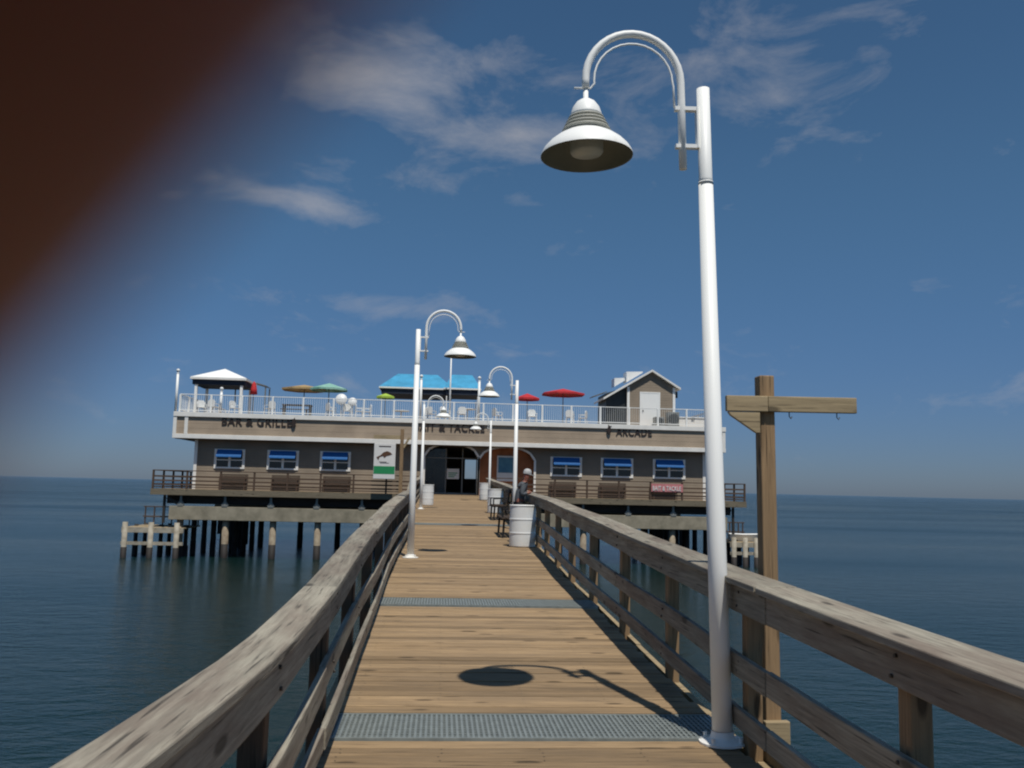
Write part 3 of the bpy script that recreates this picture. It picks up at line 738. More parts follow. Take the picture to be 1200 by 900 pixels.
# sign lettering
def letters(txt, px0, px1, py, hpx, Y, m, name, label, cat, ext=.02, off=.022, group=None):
    cu = bpy.data.curves.new(name, 'FONT'); cu.body = txt; cu.extrude = ext; cu.offset = off; cu.size = 1; cu.space_character = 1.12; cu.resolution_u = 3
    o = bpy.data.objects.new(name, cu); COL.objects.link(o)
    bpy.context.view_layer.update()
    me = bpy.data.meshes.new_from_object(o.evaluated_get(bpy.context.evaluated_depsgraph_get()))
    bpy.data.objects.remove(o)
    xs = [v.co.x for v in me.vertices]; ys = [v.co.y for v in me.vertices]
    W, H = max(xs) - min(xs), max(ys) - min(ys)
    a = at(px0, py, Y); b = at(px1, py, Y); hh = hpx * Y / F; ww = b.x - a.x
    for v in me.vertices:
        v.co = Vector(((v.co.x - min(xs)) / W * ww, v.co.z, (v.co.y - min(ys)) / H * hh))
    me.materials.append(M[m]); me.update()
    o = bpy.data.objects.new(name, me); COL.objects.link(o); 
    zc = at((px0 + px1) / 2, py, Y).z
    o.location = (a.x, Y, zc - hh / 2)
    if label: tag(o, label, cat, group)
    return o
YS = YF - .02 + .02
# serif-style feet are added by an outline offset (bold face)
letters('BAR & GRILLE', 260, 342, 494.8, 9.5, YF + .028, 'letters', 'sign_lettering', 'dark raised BAR & GRILLE lettering on the left of the parapet', 'sign lettering', group='lettering on the parapet')
letters('BAIT & TACKLE', 486, 568, 501, 9.5, YF + .028, 'letters', 'sign_lettering', 'dark raised BAIT & TACKLE lettering over the entrance', 'sign lettering', group='lettering on the parapet')
letters('ARCADE', 722, 764, 506.5, 9.5, YF + .028, 'letters', 'sign_lettering', 'dark raised ARCADE lettering on the right of the parapet', 'sign lettering', group='lettering on the parapet')
# ornaments: small dark leaping fish shapes beside the words
def ornament(px, py, flip, lab):
    p = at(px, py, YF - .05); s = .0125 * flip
    pts = [(0, -14), (8, -6), (10, 6), (5, 14), (12, 20), (2, 19), (-6, 26), (-6, 16), (-12, 6), (-9, -6)]
    m = MB().prism([(a * s, b * .0125 * 1.25) for a, b in pts], -.03, .03)
    o = m.build('fish_ornament', 'letters'); o.location = (p.x, YF - .06, p.z); tag(o, lab, 'ornament', 'fish ornaments on the parapet')
ornament(344, 497, -1, 'dark fish ornament at the right end of the BAR & GRILLE lettering')
ornament(714, 505, 1, 'dark fish ornament at the left end of the ARCADE lettering')

# railings of the building
def rail_line(name, label, pts, h, postgap, m_top, m_post, m_in, top=(.09, .05), post=.09, picket=None, hor=None, z=ZD, bottom=True):
    r = empty(name, (pts[0][0], pts[0][1], z), label, 'railing')
    off = Vector((-pts[0][0], -pts[0][1], 0))
    tm, inn = MB(), MB(); posts = []
    for (a, b) in zip(pts, pts[1:]):
        a = Vector((*a, 0)); b = Vector((*b, 0)); L = (b - a).length; n = max(1, round(L / postgap)); d = (b - a) / L
        tm.bar(a + off + Vector((0, 0, h - top[1] / 2)), b + off + Vector((0, 0, h - top[1] / 2)), top[0], top[1])
        for i in range(n + 1):
            q = a + d * L * i / n
            if not any((q - t).length < .05 for t in posts): posts.append(q)
        if bottom: inn.bar(a + off + Vector((0, 0, .12)), b + off + Vector((0, 0, .12)), .04, .05)
        if picket:
            kx = int(L / picket[0])
            for i in range(kx): 
                q = a + off + d * (picket[0] * (i + .5)); inn.bar(q + Vector((0, 0, .146)), q + Vector((0, 0, h - top[1] - .002)), picket[1], picket[1])
        if hor:
            for hz__ in hor: inn.bar(a + off + Vector((0, 0, hz__)), b + off + Vector((0, 0, hz__)), .03, .09)
    tm.build('top_rail', m_top, r, bevel=.005); inn.build('infill', m_in, r)
    for q in posts: MB().box(q.x + off.x - post / 2, q.x + off.x + post / 2, q.y + off.y - post / 2, q.y + off.y + post / 2, .001, h - top[1] - .001).build('post', m_post, r)
    return r
xe0, xe1 = -1.2, 2.95
rail_line('deck_railing', 'dark brown wooden railing along the building deck, left of the boardwalk', [(xD0 + .06, Ybk), (xD0 + .06, YD + .06), (xe0 - .05, YD + .06)], 1.08, 1.9, 'brownwood', 'brownwood', 'brownwood', (.14, .05), .10, picket=None, hor=(.26, .48, .72))
rail_line('deck_railing', 'dark brown wooden railing along the building deck, right of the boardwalk', [(xe1, YD + .06), (xD1 - .06, YD + .06), (xD1 - .06, Ybk)], 1.08, 1.9, 'brownwood', 'brownwood', 'brownwood', (.14, .05), .10, hor=(.26, .48, .72))
zR = zF1 + .04
rail_line('roof_railing', 'white picket railing along the edge of the roof terrace', [(xF0 + .25, Ybk), (xF0 + .25, YF + .2), (xF1 - .6, YF + .2), (xF1 - .6, Ybk)], 1.10, 1.85, 'white', 'white', 'white', (.06, .045), .10, picket=(.13, .013), z=zR)
# benches on the building deck, under the windows
bb = make_bench(1.7, 'benchwood', 'brownwood'); k_ = 0
WL = ['under the first window from the left', 'under the second window from the left', 'under the third window from the left', 'under the first window right of the entrance', 'under the second window right of the entrance', 'under the farthest right window']
for i, (a, b) in enumerate(WX):
    o = bb if i == 0 else copy_tree(bb)
    o.location = (X((a + b) / 2, YD + 1.2), YW - .45, ZD); o.rotation_euler = (0, 0, R(90))
    tag(o, 'brown slatted bench against the wall ' + WL[i], 'bench', 'brown benches under the windows')

# fish sign and its post, small pink banner
ys = YD - .6
p0, p1 = at(437, 561, ys), at(464, 520, ys)
r = empty('fish_sign', (p0.x, ys, p0.z), 'white board with a brown fish picture and green band beside the wooden sign post', 'sign')
W, H = p1.x - p0.x, p1.z - p0.z
MB().box(0, W, 0, .06, 0, H).build('board', 'signwhite', r, bevel=.02)
MB().box(.02, W - .02, -.006, -.001, H * .14, H * .36).build('green_band', 'signgreen', r)
fx, fz, s = W * .5, H * .68, W * .0145
fish = [(-26, -8), (-14, -2), (-4, 8), (8, 12), (18, 8), (24, 2), (14, -2), (6, -4), (0, -10), (-6, -4), (-16, -8), (-20, -18)]
MB().prism([(fx + a * s, fz + b * s) for a, b in fish], -.012, -.002).build('fish_picture', 'fish', r)
MB().box(W * .22, W * .78, -.008, -.001, H * .90, H * .93).box(W * .3, W * .7, -.008, -.001, H * .44, H * .455).box(W * .25, W * .6, -.008, -.001, H * .47, H * .485).build('small_print', 'letters', r)
ps = at(468, 575, ys); r2 = empty('sign_post', (ps.x + .05, ys, D(ys)), 'brown timber post with a short top arm holding the fish sign, left of the entrance', 'wooden post')
hp = at(468, 503, ys).z - D(ys)
MB().box(-.1, .1, -.1, .1, -1, hp).build('post', 'post', r2, bevel=.01)
za = at(455, 512, ys).z - D(ys)
MB().box(p0.x - ps.x - .1, -.102, -.06, .06, za - .13, za + .1).build('arm', 'beamwood', r2); MB().bar((.1, 0, za - .6), (.42, 0, za + .0), .12, .12).build('brace', 'beamwood', r2)
bq = empty('pink_banner', (X(763, YD, 570), YD - .05, at(780, 576.5, YD).z), 'small pink banner with white lettering on the right part of the deck railing', 'banner')
wq = X(800, YD, 570) - X(763, YD, 570)
MB().box(0, wq, -.02, .02, 0, .48).build('cloth', 'pink', bq)
lt = letters('BAIT & TACKLE', 765, 798, 572.5, 5.5, YD - .09, 'signwhite', 'banner_lettering', None, None, ext=.01, off=.02)
lt.parent = bq; lt.location = Vector(lt.location) - Vector(bq.location)

# ---------------------------------------------------------------- roof terrace
def umbrella(px, ptop, peave, pw, Y, m, name, label, sides=8, closed=False, group='patio umbrellas on the roof terrace', cat='umbrella'):
    c = at(px, ptop, Y); e = at(px, peave, Y).z; rad = pw * Y / F / 2
    r = empty(name, (c.x, Y, zR), label, cat, group)
    MB().tube([(0, 0, 0), (0, 0, c.z - zR - .03)], .03, 10).build('pole', 'grey', r)
    zt_, ze = c.z - zR, e - zR; mb = MB(); n = sides
    if closed:
        mb.lathe([(.02, zt_), (.12, zt_ - .15), (.20, zt_ - .5), (.24, ze), (.05, ze)], n=10)
    else:
        v = [(0, 0, zt_)]
        for i in range(n): a = 2 * math.pi * (i + .5) / n; v.append((rad * math.cos(a), rad * math.sin(a), ze + .12))
        for i in range(n): a = 2 * math.pi * (i + .5) / n; v.append((rad * 1.005 * math.cos(a), rad * 1.005 * math.sin(a), ze))
        v.append((0, 0, zt_ - .04))
        for i in range(n): a = 2 * math.pi * (i + .5) / n; v.append((rad * .99 * math.cos(a), rad * .99 * math.sin(a), ze + .08))
        f = [(0, i + 1, (i + 1) % n + 1) for i in range(n)] + [(i + 1, i + 1 + n, (i + 1) % n + 1 + n, (i + 1) % n + 1) for i in range(n)]
        f += [(2 * n + 1, 2 * n + 2 + i, 2 * n + 2 + (i + 1) % n) for i in range(n)]
        mb.add(v, f)
    mb.build('canopy', m, r)
    if not closed:
        rb = MB()
        for i in range(n): a = 2 * math.pi * (i + .5) / n; rb.bar((0, 0, zt_ - .08), (rad * .97 * math.cos(a), rad * .97 * math.sin(a), ze + .06), .02, .02)
        rb.build('ribs', 'grey', r)
    MB().lathe([(0, 0), (.25, 0), (.25, .06), (.06, .1)], n=14).build('base', 'grey', r)
    return r
umbrella(357, 451.0, 458, 52, 58, 'tan', 'patio_umbrella', 'open tan patio umbrella near the BAR & GRILLE end of the terrace')
umbrella(386, 449.0, 458, 44, 57, 'green', 'patio_umbrella', 'open pale green and white patio umbrella beside the tan one')
umbrella(452, 461.0, 467, 22, 56.2, 'lime', 'patio_umbrella', 'small lime green umbrella behind the terrace railing')
umbrella(618, 461, 469, 30, 57.5, 'red', 'patio_umbrella', 'smaller open red umbrella, left of the other red one')
umbrella(660, 455.5, 463.5, 52, 57, 'red', 'patio_umbrella', 'larger open red umbrella, right of the smaller red one')
umbrella(298, 447, 462, 8, 58, 'red', 'patio_umbrella', 'closed red umbrella next to the white gazebo', closed=True)
# gazebo
def gazebo():
    Y = 57.2; x0, x1 = X(226, Y, 445), X(291, Y, 445); w_ = x1 - x0; xc = (x0 + x1) / 2
    ze, zt_ = at(260, 443.5, Y - w_ / 2 * .0).z, at(264, 430, Y).z
    r = empty('gazebo', (xc, Y + 1.0, zR), 'white roofed gazebo on the left end of the roof terrace', 'gazebo')
    hw, hd = w_ / 2, 1.55; ze -= zR; zt_ -= zR
    mb = MB(); mb.add([(-hw, -hd, ze), (hw, -hd, ze), (hw, hd, ze), (-hw, hd, ze), (0, 0, zt_)], [(0, 1, 4), (1, 2, 4), (2, 3, 4), (3, 0, 4), (0, 3, 2, 1)])
    mb.build('roof', 'white', r)
    MB().box(-hw - .02, hw + .02, -hd - .02, hd + .02, ze - .14, ze - .002).build('eave_trim', 'whitetrim', r)
    MB().box(-hw + .1, hw - .1, -hd + .12, hd - .12, ze - .45, ze - .142).build('dark_curtain', 'tentdark', r)
    for sx in (-1, 1):
        for sy in (-1, 1): MB().box(sx * (hw - .32) - .08, sx * (hw - .32) + .08, sy * (hd - .25) - .08, sy * (hd - .25) + .08, 0, ze - .452).build('column', 'white', r)
gazebo()
# lean-to behind the gazebo
r = empty('lean_to_awning', (X(297, 60, 450), 60.5, zR), 'dark grey sloping awning behind the gazebo', 'awning')
hh = at(290, 443, 60.5).z - zR
MB().add([(-1.2, -.8, hh), (.9, -.8, hh - .55), (.9, .8, hh - .55), (-1.2, .8, hh), (-1.2, -.8, hh - .05), (.9, -.8, hh - .6), (.9, .8, hh - .6), (-1.2, .8, hh - .05)],
         [(0, 1, 2, 3), (4, 7, 6, 5), (0, 4, 5, 1), (1, 5, 6, 2), (2, 6, 7, 3), (3, 7, 4, 0)]).build('canopy', 'grey', r)
for xx, yy in ((.85, -.7), (.85, .7), (-1.1, -.7), (-1.1, .7)): MB().box(xx - .04, xx + .04, yy - .04, yy + .04, 0, hh - (.62 if xx > 0 else .1)).build('leg', 'grey', r)
# blue tents
def tent(pa, pb, ppk, ptop, peave, Y, lab, hd=2.0):
    x0, x1 = X(pa, Y, 455), X(pb, Y, 455); xc = (x0 + x1) / 2; hw = (x1 - x0) / 2
    r = empty('blue_tent', (xc, Y + hd, zR), lab, 'tent', 'blue canopy tents on the roof terrace')
    ze = at((pa + pb) / 2, peave, Y).z - zR; zt_ = at(ppk, ptop, Y + hd * .6).z - zR; rx = hw * .55
    mb = MB(); n = 6
    vs = [(-hw, -hd, ze), (hw, -hd, ze), (hw, hd, ze), (-hw, hd, ze), (-rx, 0, zt_), (rx, 0, zt_)]
    # concave sag: midpoints
    mb.add(vs, [(0, 1, 5, 4), (1, 2, 5), (2, 3, 4, 5), (3, 0, 4)])
    mb.build('canopy', 'tent', r)
    MB().box(-hw, hw, -hd - .01, -hd + .02, ze - .10, ze - .002).box(-hw, -hw + .03, -hd + .021, hd, ze - .10, ze - .002).box(hw - .03, hw, -hd + .021, hd, ze - .10, ze - .002).build('trim', 'whitetrim', r)
    MB().box(-hw + .15, hw - .1, -hd + .1, hd - .1, ze - .42, ze - .103).build('valance', 'tentdark', r)
    for sx in (-1, 1):
        for sy in (-1, 1): MB().box(sx * (hw - .2) - .03, sx * (hw - .2) + .03, sy * (hd - .15) - .03, sy * (hd - .15) + .03, 0, ze - .522).build('leg', 'white', r)
tent(444, 532, 490, 437, 454, 57.2, 'large blue canopy tent with a dark valance in the middle of the terrace')
tent(520, 564, 544, 438, 454.8, 57.04, 'narrow blue canopy tent next to the large one, behind the ball-topped post', hd=1.7)
# ball topped posts
def ball_post(px, ptop, Y, lab, h2=True):
    p = at(px, ptop, Y); r = empty('ball_top_post', (p.x, Y, zR), lab, 'post', 'white ball-topped posts on the roof terrace'); h = p.z - zR
    MB().tube([(0, 0, 0), (0, 0, h - .30)], .075, 12).build('post', 'white', r)
    MB().lathe([(.085, h - .30), (.085, h - .26), (.03, h - .24), (.03, h - .2)] + [(.11 * math.cos(R(t)) if t < 90 else 0, h - .11 + .11 * math.sin(R(t))) for t in range(-75, 91, 15)], n=16).build('ball_cap', 'plastic', r)
ball_post(209, 432, YF + .55, 'tall white ball-topped post at the left corner of the roof terrace')
ball_post(260, 453.5, YF + .5, 'short white ball-topped post in front of the gazebo')
ball_post(494, 439, YF + .7, 'white ball-topped post in front of the large blue tent')
ball_post(562, 441, YF + .7, 'white ball-topped post in front of the narrow blue tent')
ball_post(841, 448, YF + .6, 'white ball-topped post at the right corner, mostly behind the nearest lamp post')
p = at(529, 413, 56.0); r = empty('flagpole', (p.x, 56.0, zR), 'bare white flagpole on the terrace below the second lamp shade', 'flagpole')
MB().tube([(0, 0, 0), (0, 0, p.z - zR)], [.06, .04], 12).build('pole', 'white', r); MB().lathe([(0, .0), (.12, 0), (.12, .05), (.065, .09)], n=12).build('foot', 'white', r)
MB().lathe([(.05, p.z - zR), (.06, p.z - zR + .05), (0, p.z - zR + .1)], n=12).build('finial', 'white', r)
# shed
def shed():
    Y = 56.2; x0, x1 = X(735, Y, 470), X(791, Y, 470); xp = X(763.5, Y, 440); xl = X(711, Y, 470)
    zt_ = at(763, 434, Y).z - zR; ze = at(791, 452.5, Y).z - zR; zel = at(737, 451, Y).z - zR
    r = empty('roof_shed', (xp, Y, zR), 'tan gabled shed with a white door on the right of the roof terrace', 'shed')
    a, b = x0 - xp, x1 - xp; dpt = 3.2
    MB().prism([(a, 0), (b, 0), (b, ze - .12), (0, zt_ - .12), (a, zel - .12)], 0, dpt).build('wall', 'siding', r)
    # porch: dark boarded lean-to side
    l = xl - xp
    MB().prism([(l, 0), (a - .002, 0), (a - .002, zel - .14), (l, zel - .55)], .25, dpt).build('side_room', 'darksteel', r)
    sl_ = (zt_ - zel) / (0 - a)
    def roof(pA, pB, t=.13, y0=-.25, y1=dpt + .2):
        (xa, za), (xb, zb) = pA, pB; return MB().prism([(xa, za), (xb, zb), (xb, zb - t), (xa, za - t)], y0, y1)
    rf = roof((l - .25, zel - (a - l + .25) * sl_ + .10), (0, zt_ + .02)); rf.build('roof_slope', 'whitetrim', r)
    roof((.002, zt_ + .02), (b + .32, ze - .13)).build('roof_slope', 'whitetrim', r)
    MB().box(a - .01, a + .15, -.04, -.002, 0, zel - .12).box(b - .15, b + .01, -.04, -.002, 0, ze - .12).build('corner_trim', 'white', r)
    dx0, dx1 = X(751, Y, 470) - xp, X(772, Y, 470) - xp; dz = at(761, 461, Y).z - zR
    dr = MB().box(dx0, dx1, -.05, -.001, .02, dz).build('door', 'white', r)
    MB().box(dx0 - .08, dx0 - .002, -.06, -.001, .02, dz + .08).box(dx1 + .002, dx1 + .08, -.06, -.001, .02, dz + .08).box(dx0, dx1, -.06, -.001, dz + .002, dz + .08).build('door_frame', 'white', r)
    MB().box(dx0 + .1, dx0 + .16, -.09, -.051, dz * .45, dz * .5).build('handle', 'brass', dr)
    # two white vent boxes on the left slope
    for (pa, pb, pt, pb2) in ((719, 731, 443, 452), (733, 752, 435.5, 447)):
        xa, xb = X(pa, Y + 1, 445) - xp, X(pb, Y + 1, 445) - xp; z1 = at(pa, pt, Y + 1).z - zR; z0 = at(pa, pb2, Y + 1).z - zR
        MB().prism([(xa, z0 - .1), (xb, z0 + (xb - xa) * sl_ - .1), (xb, z1), (xa, z1 - .04)], .7, 1.7).build('roof_vent', 'plastic', r)
    # open flap at far left, wall lamp right
    MB().bar((l - .02, .4, zel - .50), (l - .95, .4, zel - .85), 1.2, .04, up=(0, 0, 1)).build('flap', 'grey', r)
    MB().box(b + .03, b + .2, .1, .35, ze - .75, ze - .35).build('wall_light', 'darksteel', r)
shed()
# condenser units and boxes on the roof
def acunit(px, Y, w_, h_, lab):
    x = X(px, Y, 490); r = empty('cooling_unit', (x, Y, zR), lab, 'cooling unit', 'cooling units on the roof terrace')
    MB().box(-w_ / 2, w_ / 2, -.3, .3, .05, h_).build('casing', 'grey', r, bevel=.02)
    MB().lathe([(0, 0), (h_ * .36, 0), (h_ * .36, .02), (h_ * .30, .02), (0, .02)], n=18).build('fan_grille', 'darksteel', r).rotation_euler = (R(90), 0, 0)
    r.children[-1].location = (0, -.301, h_ * .52) if False else (0, 0, 0)
    g_ = [o for o in ALL() if o.parent == r and o.name.startswith('fan_grille')][0]; g_.location = (0, -.305, h_ * .55)
    MB().box(-w_ / 2 + .05, -w_ / 2 + .12, -.28, .28, 0, .049).box(w_ / 2 - .12, w_ / 2 - .05, -.28, .28, 0, .049).build('feet', 'grey', r)
acunit(772, 55.7, .62, .62, 'small square grey cooling unit in front of the shed door')
acunit(788, 55.6, .75, .95, 'larger grey cooling unit at the right corner of the shed')
r = empty('storage_box', (X(811, 56, 490), 56.2, zR), 'long pale storage box near the right end of the terrace', 'storage box')
MB().box(-1.1, 1.0, -.4, .4, 0, .62).build('box', 'whitestain', r, bevel=.02); MB().box(-1.15, 1.05, -.45, .45, .622, .70).build('lid', 'plastic', r, bevel=.02); MB().box(-.1, .1, -.47, -.452, .55, .66).build('latch', 'grey', r)
# white plastic chairs and round tables
def make_chair():
    r = empty('plastic_chair', (0, 0, 0))
    MB().box(-.24, .24, -.24, .24, .42, .45).build('seat', 'plastic', r, bevel=.01)
    MB().prism([(-.24, .45), (.24, .45), (.26, .78), (.15, .90), (-.15, .90), (-.26, .78)], .21, .25).build('backrest', 'plastic', r)
    for sx in (-1, 1):
        for sy in (-1, 1): MB().bar((sx * .25, sy * .25, 0), (sx * .21, sy * .21, .42), .04, .04).build('leg', 'plastic', r)
        MB().box(sx * .25 - .025, sx * .25 + .025, -.22, .22, .62, .65).bar((sx * .25, -.2, .44), (sx * .25, -.2, .62), .04, .04).build('armrest', 'plastic', r)
    return r
ch = make_chair()
CH = [(236, 56.4, .5, 'white plastic chair under the left front column of the gazebo'), (250, 56.0, 2.8, 'white plastic chair under the middle of the gazebo'), (275, 56.2, 1.0, 'white plastic chair beside the right front column of the gazebo'),
      (316, 55.8, 4.0, 'white plastic chair between the closed red umbrella and the tan umbrella'), (388, 55.9, 2.2, 'white plastic chair under the pale green umbrella'), (407, 55.7, .3, 'white plastic chair between the two white round tables'),
      (421, 55.8, 1.8, 'leftmost white plastic chair of the pair left of the lime umbrella'), (430, 56.0, 5.0, 'white plastic chair directly left of the lime umbrella'), (505, 56.3, 2.6, 'white plastic chair under the large blue tent, left of the flagpole'),
      (522, 55.7, .9, 'white plastic chair at the foot of the flagpole'), (541, 55.8, 3.3, 'white plastic chair under the narrow blue tent'), (583, 55.8, 2.0, 'white plastic chair between the narrow blue tent and the third lamp'),
      (624, 55.8, .1, 'white plastic chair under the smaller red umbrella'), (668, 55.7, 2.9, 'white plastic chair under the larger red umbrella'), (683, 55.9, 4.3, 'white plastic chair between the larger red umbrella and the shed')]
for i, (px, Y, rz, lab) in enumerate(CH):
    o = ch if i == 0 else copy_tree(ch); o.location = (X(px, Y, 480), Y, zR); o.rotation_euler = (0, 0, rz); tag(o, lab, 'chair', 'white plastic chairs on the roof terrace')
def rtable(px, py, dpx, Y, lab, tilt):
    p = at(px, py, Y); rad = dpx * Y / F / 2; hh = p.z - zR
    r = empty('round_table', (p.x, Y, zR), lab, 'table', 'white round tables on the roof terrace')
    t = MB().lathe([(0, 0), (rad, 0), (rad + .01, .02), (rad, .04), (0, .04)], n=24).build('tabletop', 'plastic', r)
    t.location = (0, 0, hh); t.rotation_euler = (R(tilt), 0, 0)
    MB().tube([(0, .1, hh - .02), (0, .1, 0)], .04, 8).build('pedestal', 'plastic', r); MB().lathe([(0, .0), (.3, 0), (.25, .05), (.04, .08)], (0, .1, 0), 14).build('base', 'plastic', r)
rtable(400, 468, 13, 55.6, 'larger white round table with its top tipped up, right of the pale green umbrella', 78)
rtable(413, 471, 10, 55.6, 'smaller white round table with its top tipped up, left of the lime umbrella', 78)
rtable(548, 480, 20, 56.4, 'white round table standing flat under the narrow blue tent', 0)
rtable(470, 482, 20, 56.4, 'white round table standing flat under the large blue tent', 0)
r = empty('grey_table', (X(348, 56, 480), 56.1, zR), 'brown slatted table under the tan umbrella', 'table')
MB().box(-.9, .9, -.4, .4, .70, .75).build('tabletop', 'benchwood', r); 
for sx in (-1, 1):
    for sy in (-1, 1): MB().box(sx * .8 - .04, sx * .8 + .04, sy * .3 - .04, sy * .3 + .04, 0, .699).build('leg', 'benchwood', r)
MB().box(-.9, .9, -.75, -.5, .40, .44).box(-.7, -.62, -.74, -.52, 0, .399).box(.62, .7, -.74, -.52, 0, .399).build('bench_seat', 'benchwood', r)

# ---------------------------------------------------------------- low docks beside the building
def dock(x0, x1, Yn, Yf, zt_, lab, junk):
    r = empty('fishing_dock', (x0, Yn, 0), lab, 'dock', 'low fishing docks beside the building'); L = x1 - x0; Dp = Yf - Yn
    mb = MB(); y = 0
    while y < Dp: mb.box(0, L, y, y + .17, zt_ - .06, zt_); y += .18
    mb.build('deck_boards', 'beamwood', r)
    MB().box(-.03, L + .03, -.10, -.003, zt_ - .28, zt_ + .01).build('edge_beam', 'palewood', r); MB().box(-.03, L + .03, -.10, -.003, .72, .90).build('waler', 'palewood', r)
    for i in range(3):
        xx = .18 + i * (L - .5) / 2
        for yy in (-.15, Dp * .5, Dp - .1):
            z = zt_ + (.3 if yy < 0 else .1); MB().tube([(xx, yy, -2), (xx, yy, z)], .15 if yy < 0 else .12, 10).build('pile', 'palewood' if yy < 0 else 'tar', r)
            MB().tube([(xx, yy, -1), (xx, yy, .6)], .17, 10).build('tide_band', 'pilewet', r)
    for i in range(7):
        xx = .1 + i * (L - .2) / 6
        MB().box(xx - .03, xx + .03, Dp - .1, Dp - .02, zt_, zt_ + 1.05).build('rail_post', 'brownwood', r)
    MB().box(0, L, Dp - .12, Dp - .04, zt_ + 1.05, zt_ + 1.11).box(0, L, Dp - .14, Dp - .10, zt_ + .45, zt_ + .53).build('back_rail', 'brownwood', r)
    return r
zdk = at(180, 618, YD).z
dock(X(145, YD, 630), X(216, YD, 630), YD - .3, YD + 3.2, zdk, 'low timber fishing dock with pale piles at the left end of the building', False)
dock(X(857, YD, 630), X(893, YD, 630), YD + .2, YD + 3.2, at(870, 636, YD).z, 'low timber fishing dock at the right end of the building, behind the tall brown post', True)
# small skiff tied at the right dock
def skiff(x, y, z, lab):
    r = empty('skiff', (x, y, z), lab, 'boat'); mb = MB(); st_ = []
    for i, (yy, hw, zb, zt_) in enumerate([(-1.5, .0, .35, .6), (-1.1, .35, .12, .52), (-.4, .58, .02, .45), (.5, .62, 0, .42), (1.4, .52, .03, .44)]):
        st_.append([(-hw, yy, zt_), (-hw * .6, yy, zb), (hw * .6, yy, zb), (hw, yy, zt_)])
    v = [p for s_ in st_ for p in s_]; f = []
    for i in range(4):
        for j in range(3): f.append((4 * i + j, 4 * i + j + 1, 4 * i + 5 + j, 4 * i + 4 + j))
    f.append((16, 17, 18, 19)); mb.add(v, f); mb.build('hull', 'plastic', r)
    MB().box(-.5, .5, -.1, .15, .30, .34).build('thwart', 'beamwood', r)
    r.rotation_euler = (0, 0, R(80))
skiff(X(881, YD + 1.8, 630), YD + 1.8, at(870, 636, YD).z + .002, 'small white skiff lying on the low dock at the right end')

# ---------------------------------------------------------------- person leaning on the railing
def skin_mesh(name, nodes, edges, m, parent=None, mat4=None, sub=2, scale=1.0):
    me = bpy.data.meshes.new(name); me.from_pydata([Vector(n[0]) * scale for n in nodes], edges, [])
    o = bpy.data.objects.new(name, me); COL.objects.link(o)
    sk = o.modifiers.new('skin', 'SKIN'); sk.use_smooth_shade = True
    bpy.context.view_layer.update()
    if not me.skin_vertices: 
        bpy.context.view_layer.objects.active = o
    lay = me.skin_vertices[0].data
    for i, n in enumerate(nodes):
        rr_ = n[1] if isinstance(n[1], tuple) else (n[1], n[1]); lay[i].radius = (rr_[0] * scale, rr_[1] * scale); lay[i].use_root = (i == 0)
    ss = o.modifiers.new('sub', 'SUBSURF'); ss.levels = ss.render_levels = sub
    me.materials.append(M[m]); bpy.context.view_layer.update()
    ev = bpy.data.meshes.new_from_object(o.evaluated_get(bpy.context.evaluated_depsgraph_get()))
    o.modifiers.clear(); o.data = ev; ev.polygons.foreach_set('use_smooth', [True] * len(ev.polygons))
    if parent: o.parent = parent
    if mat4: o.matrix_world = mat4
    return o
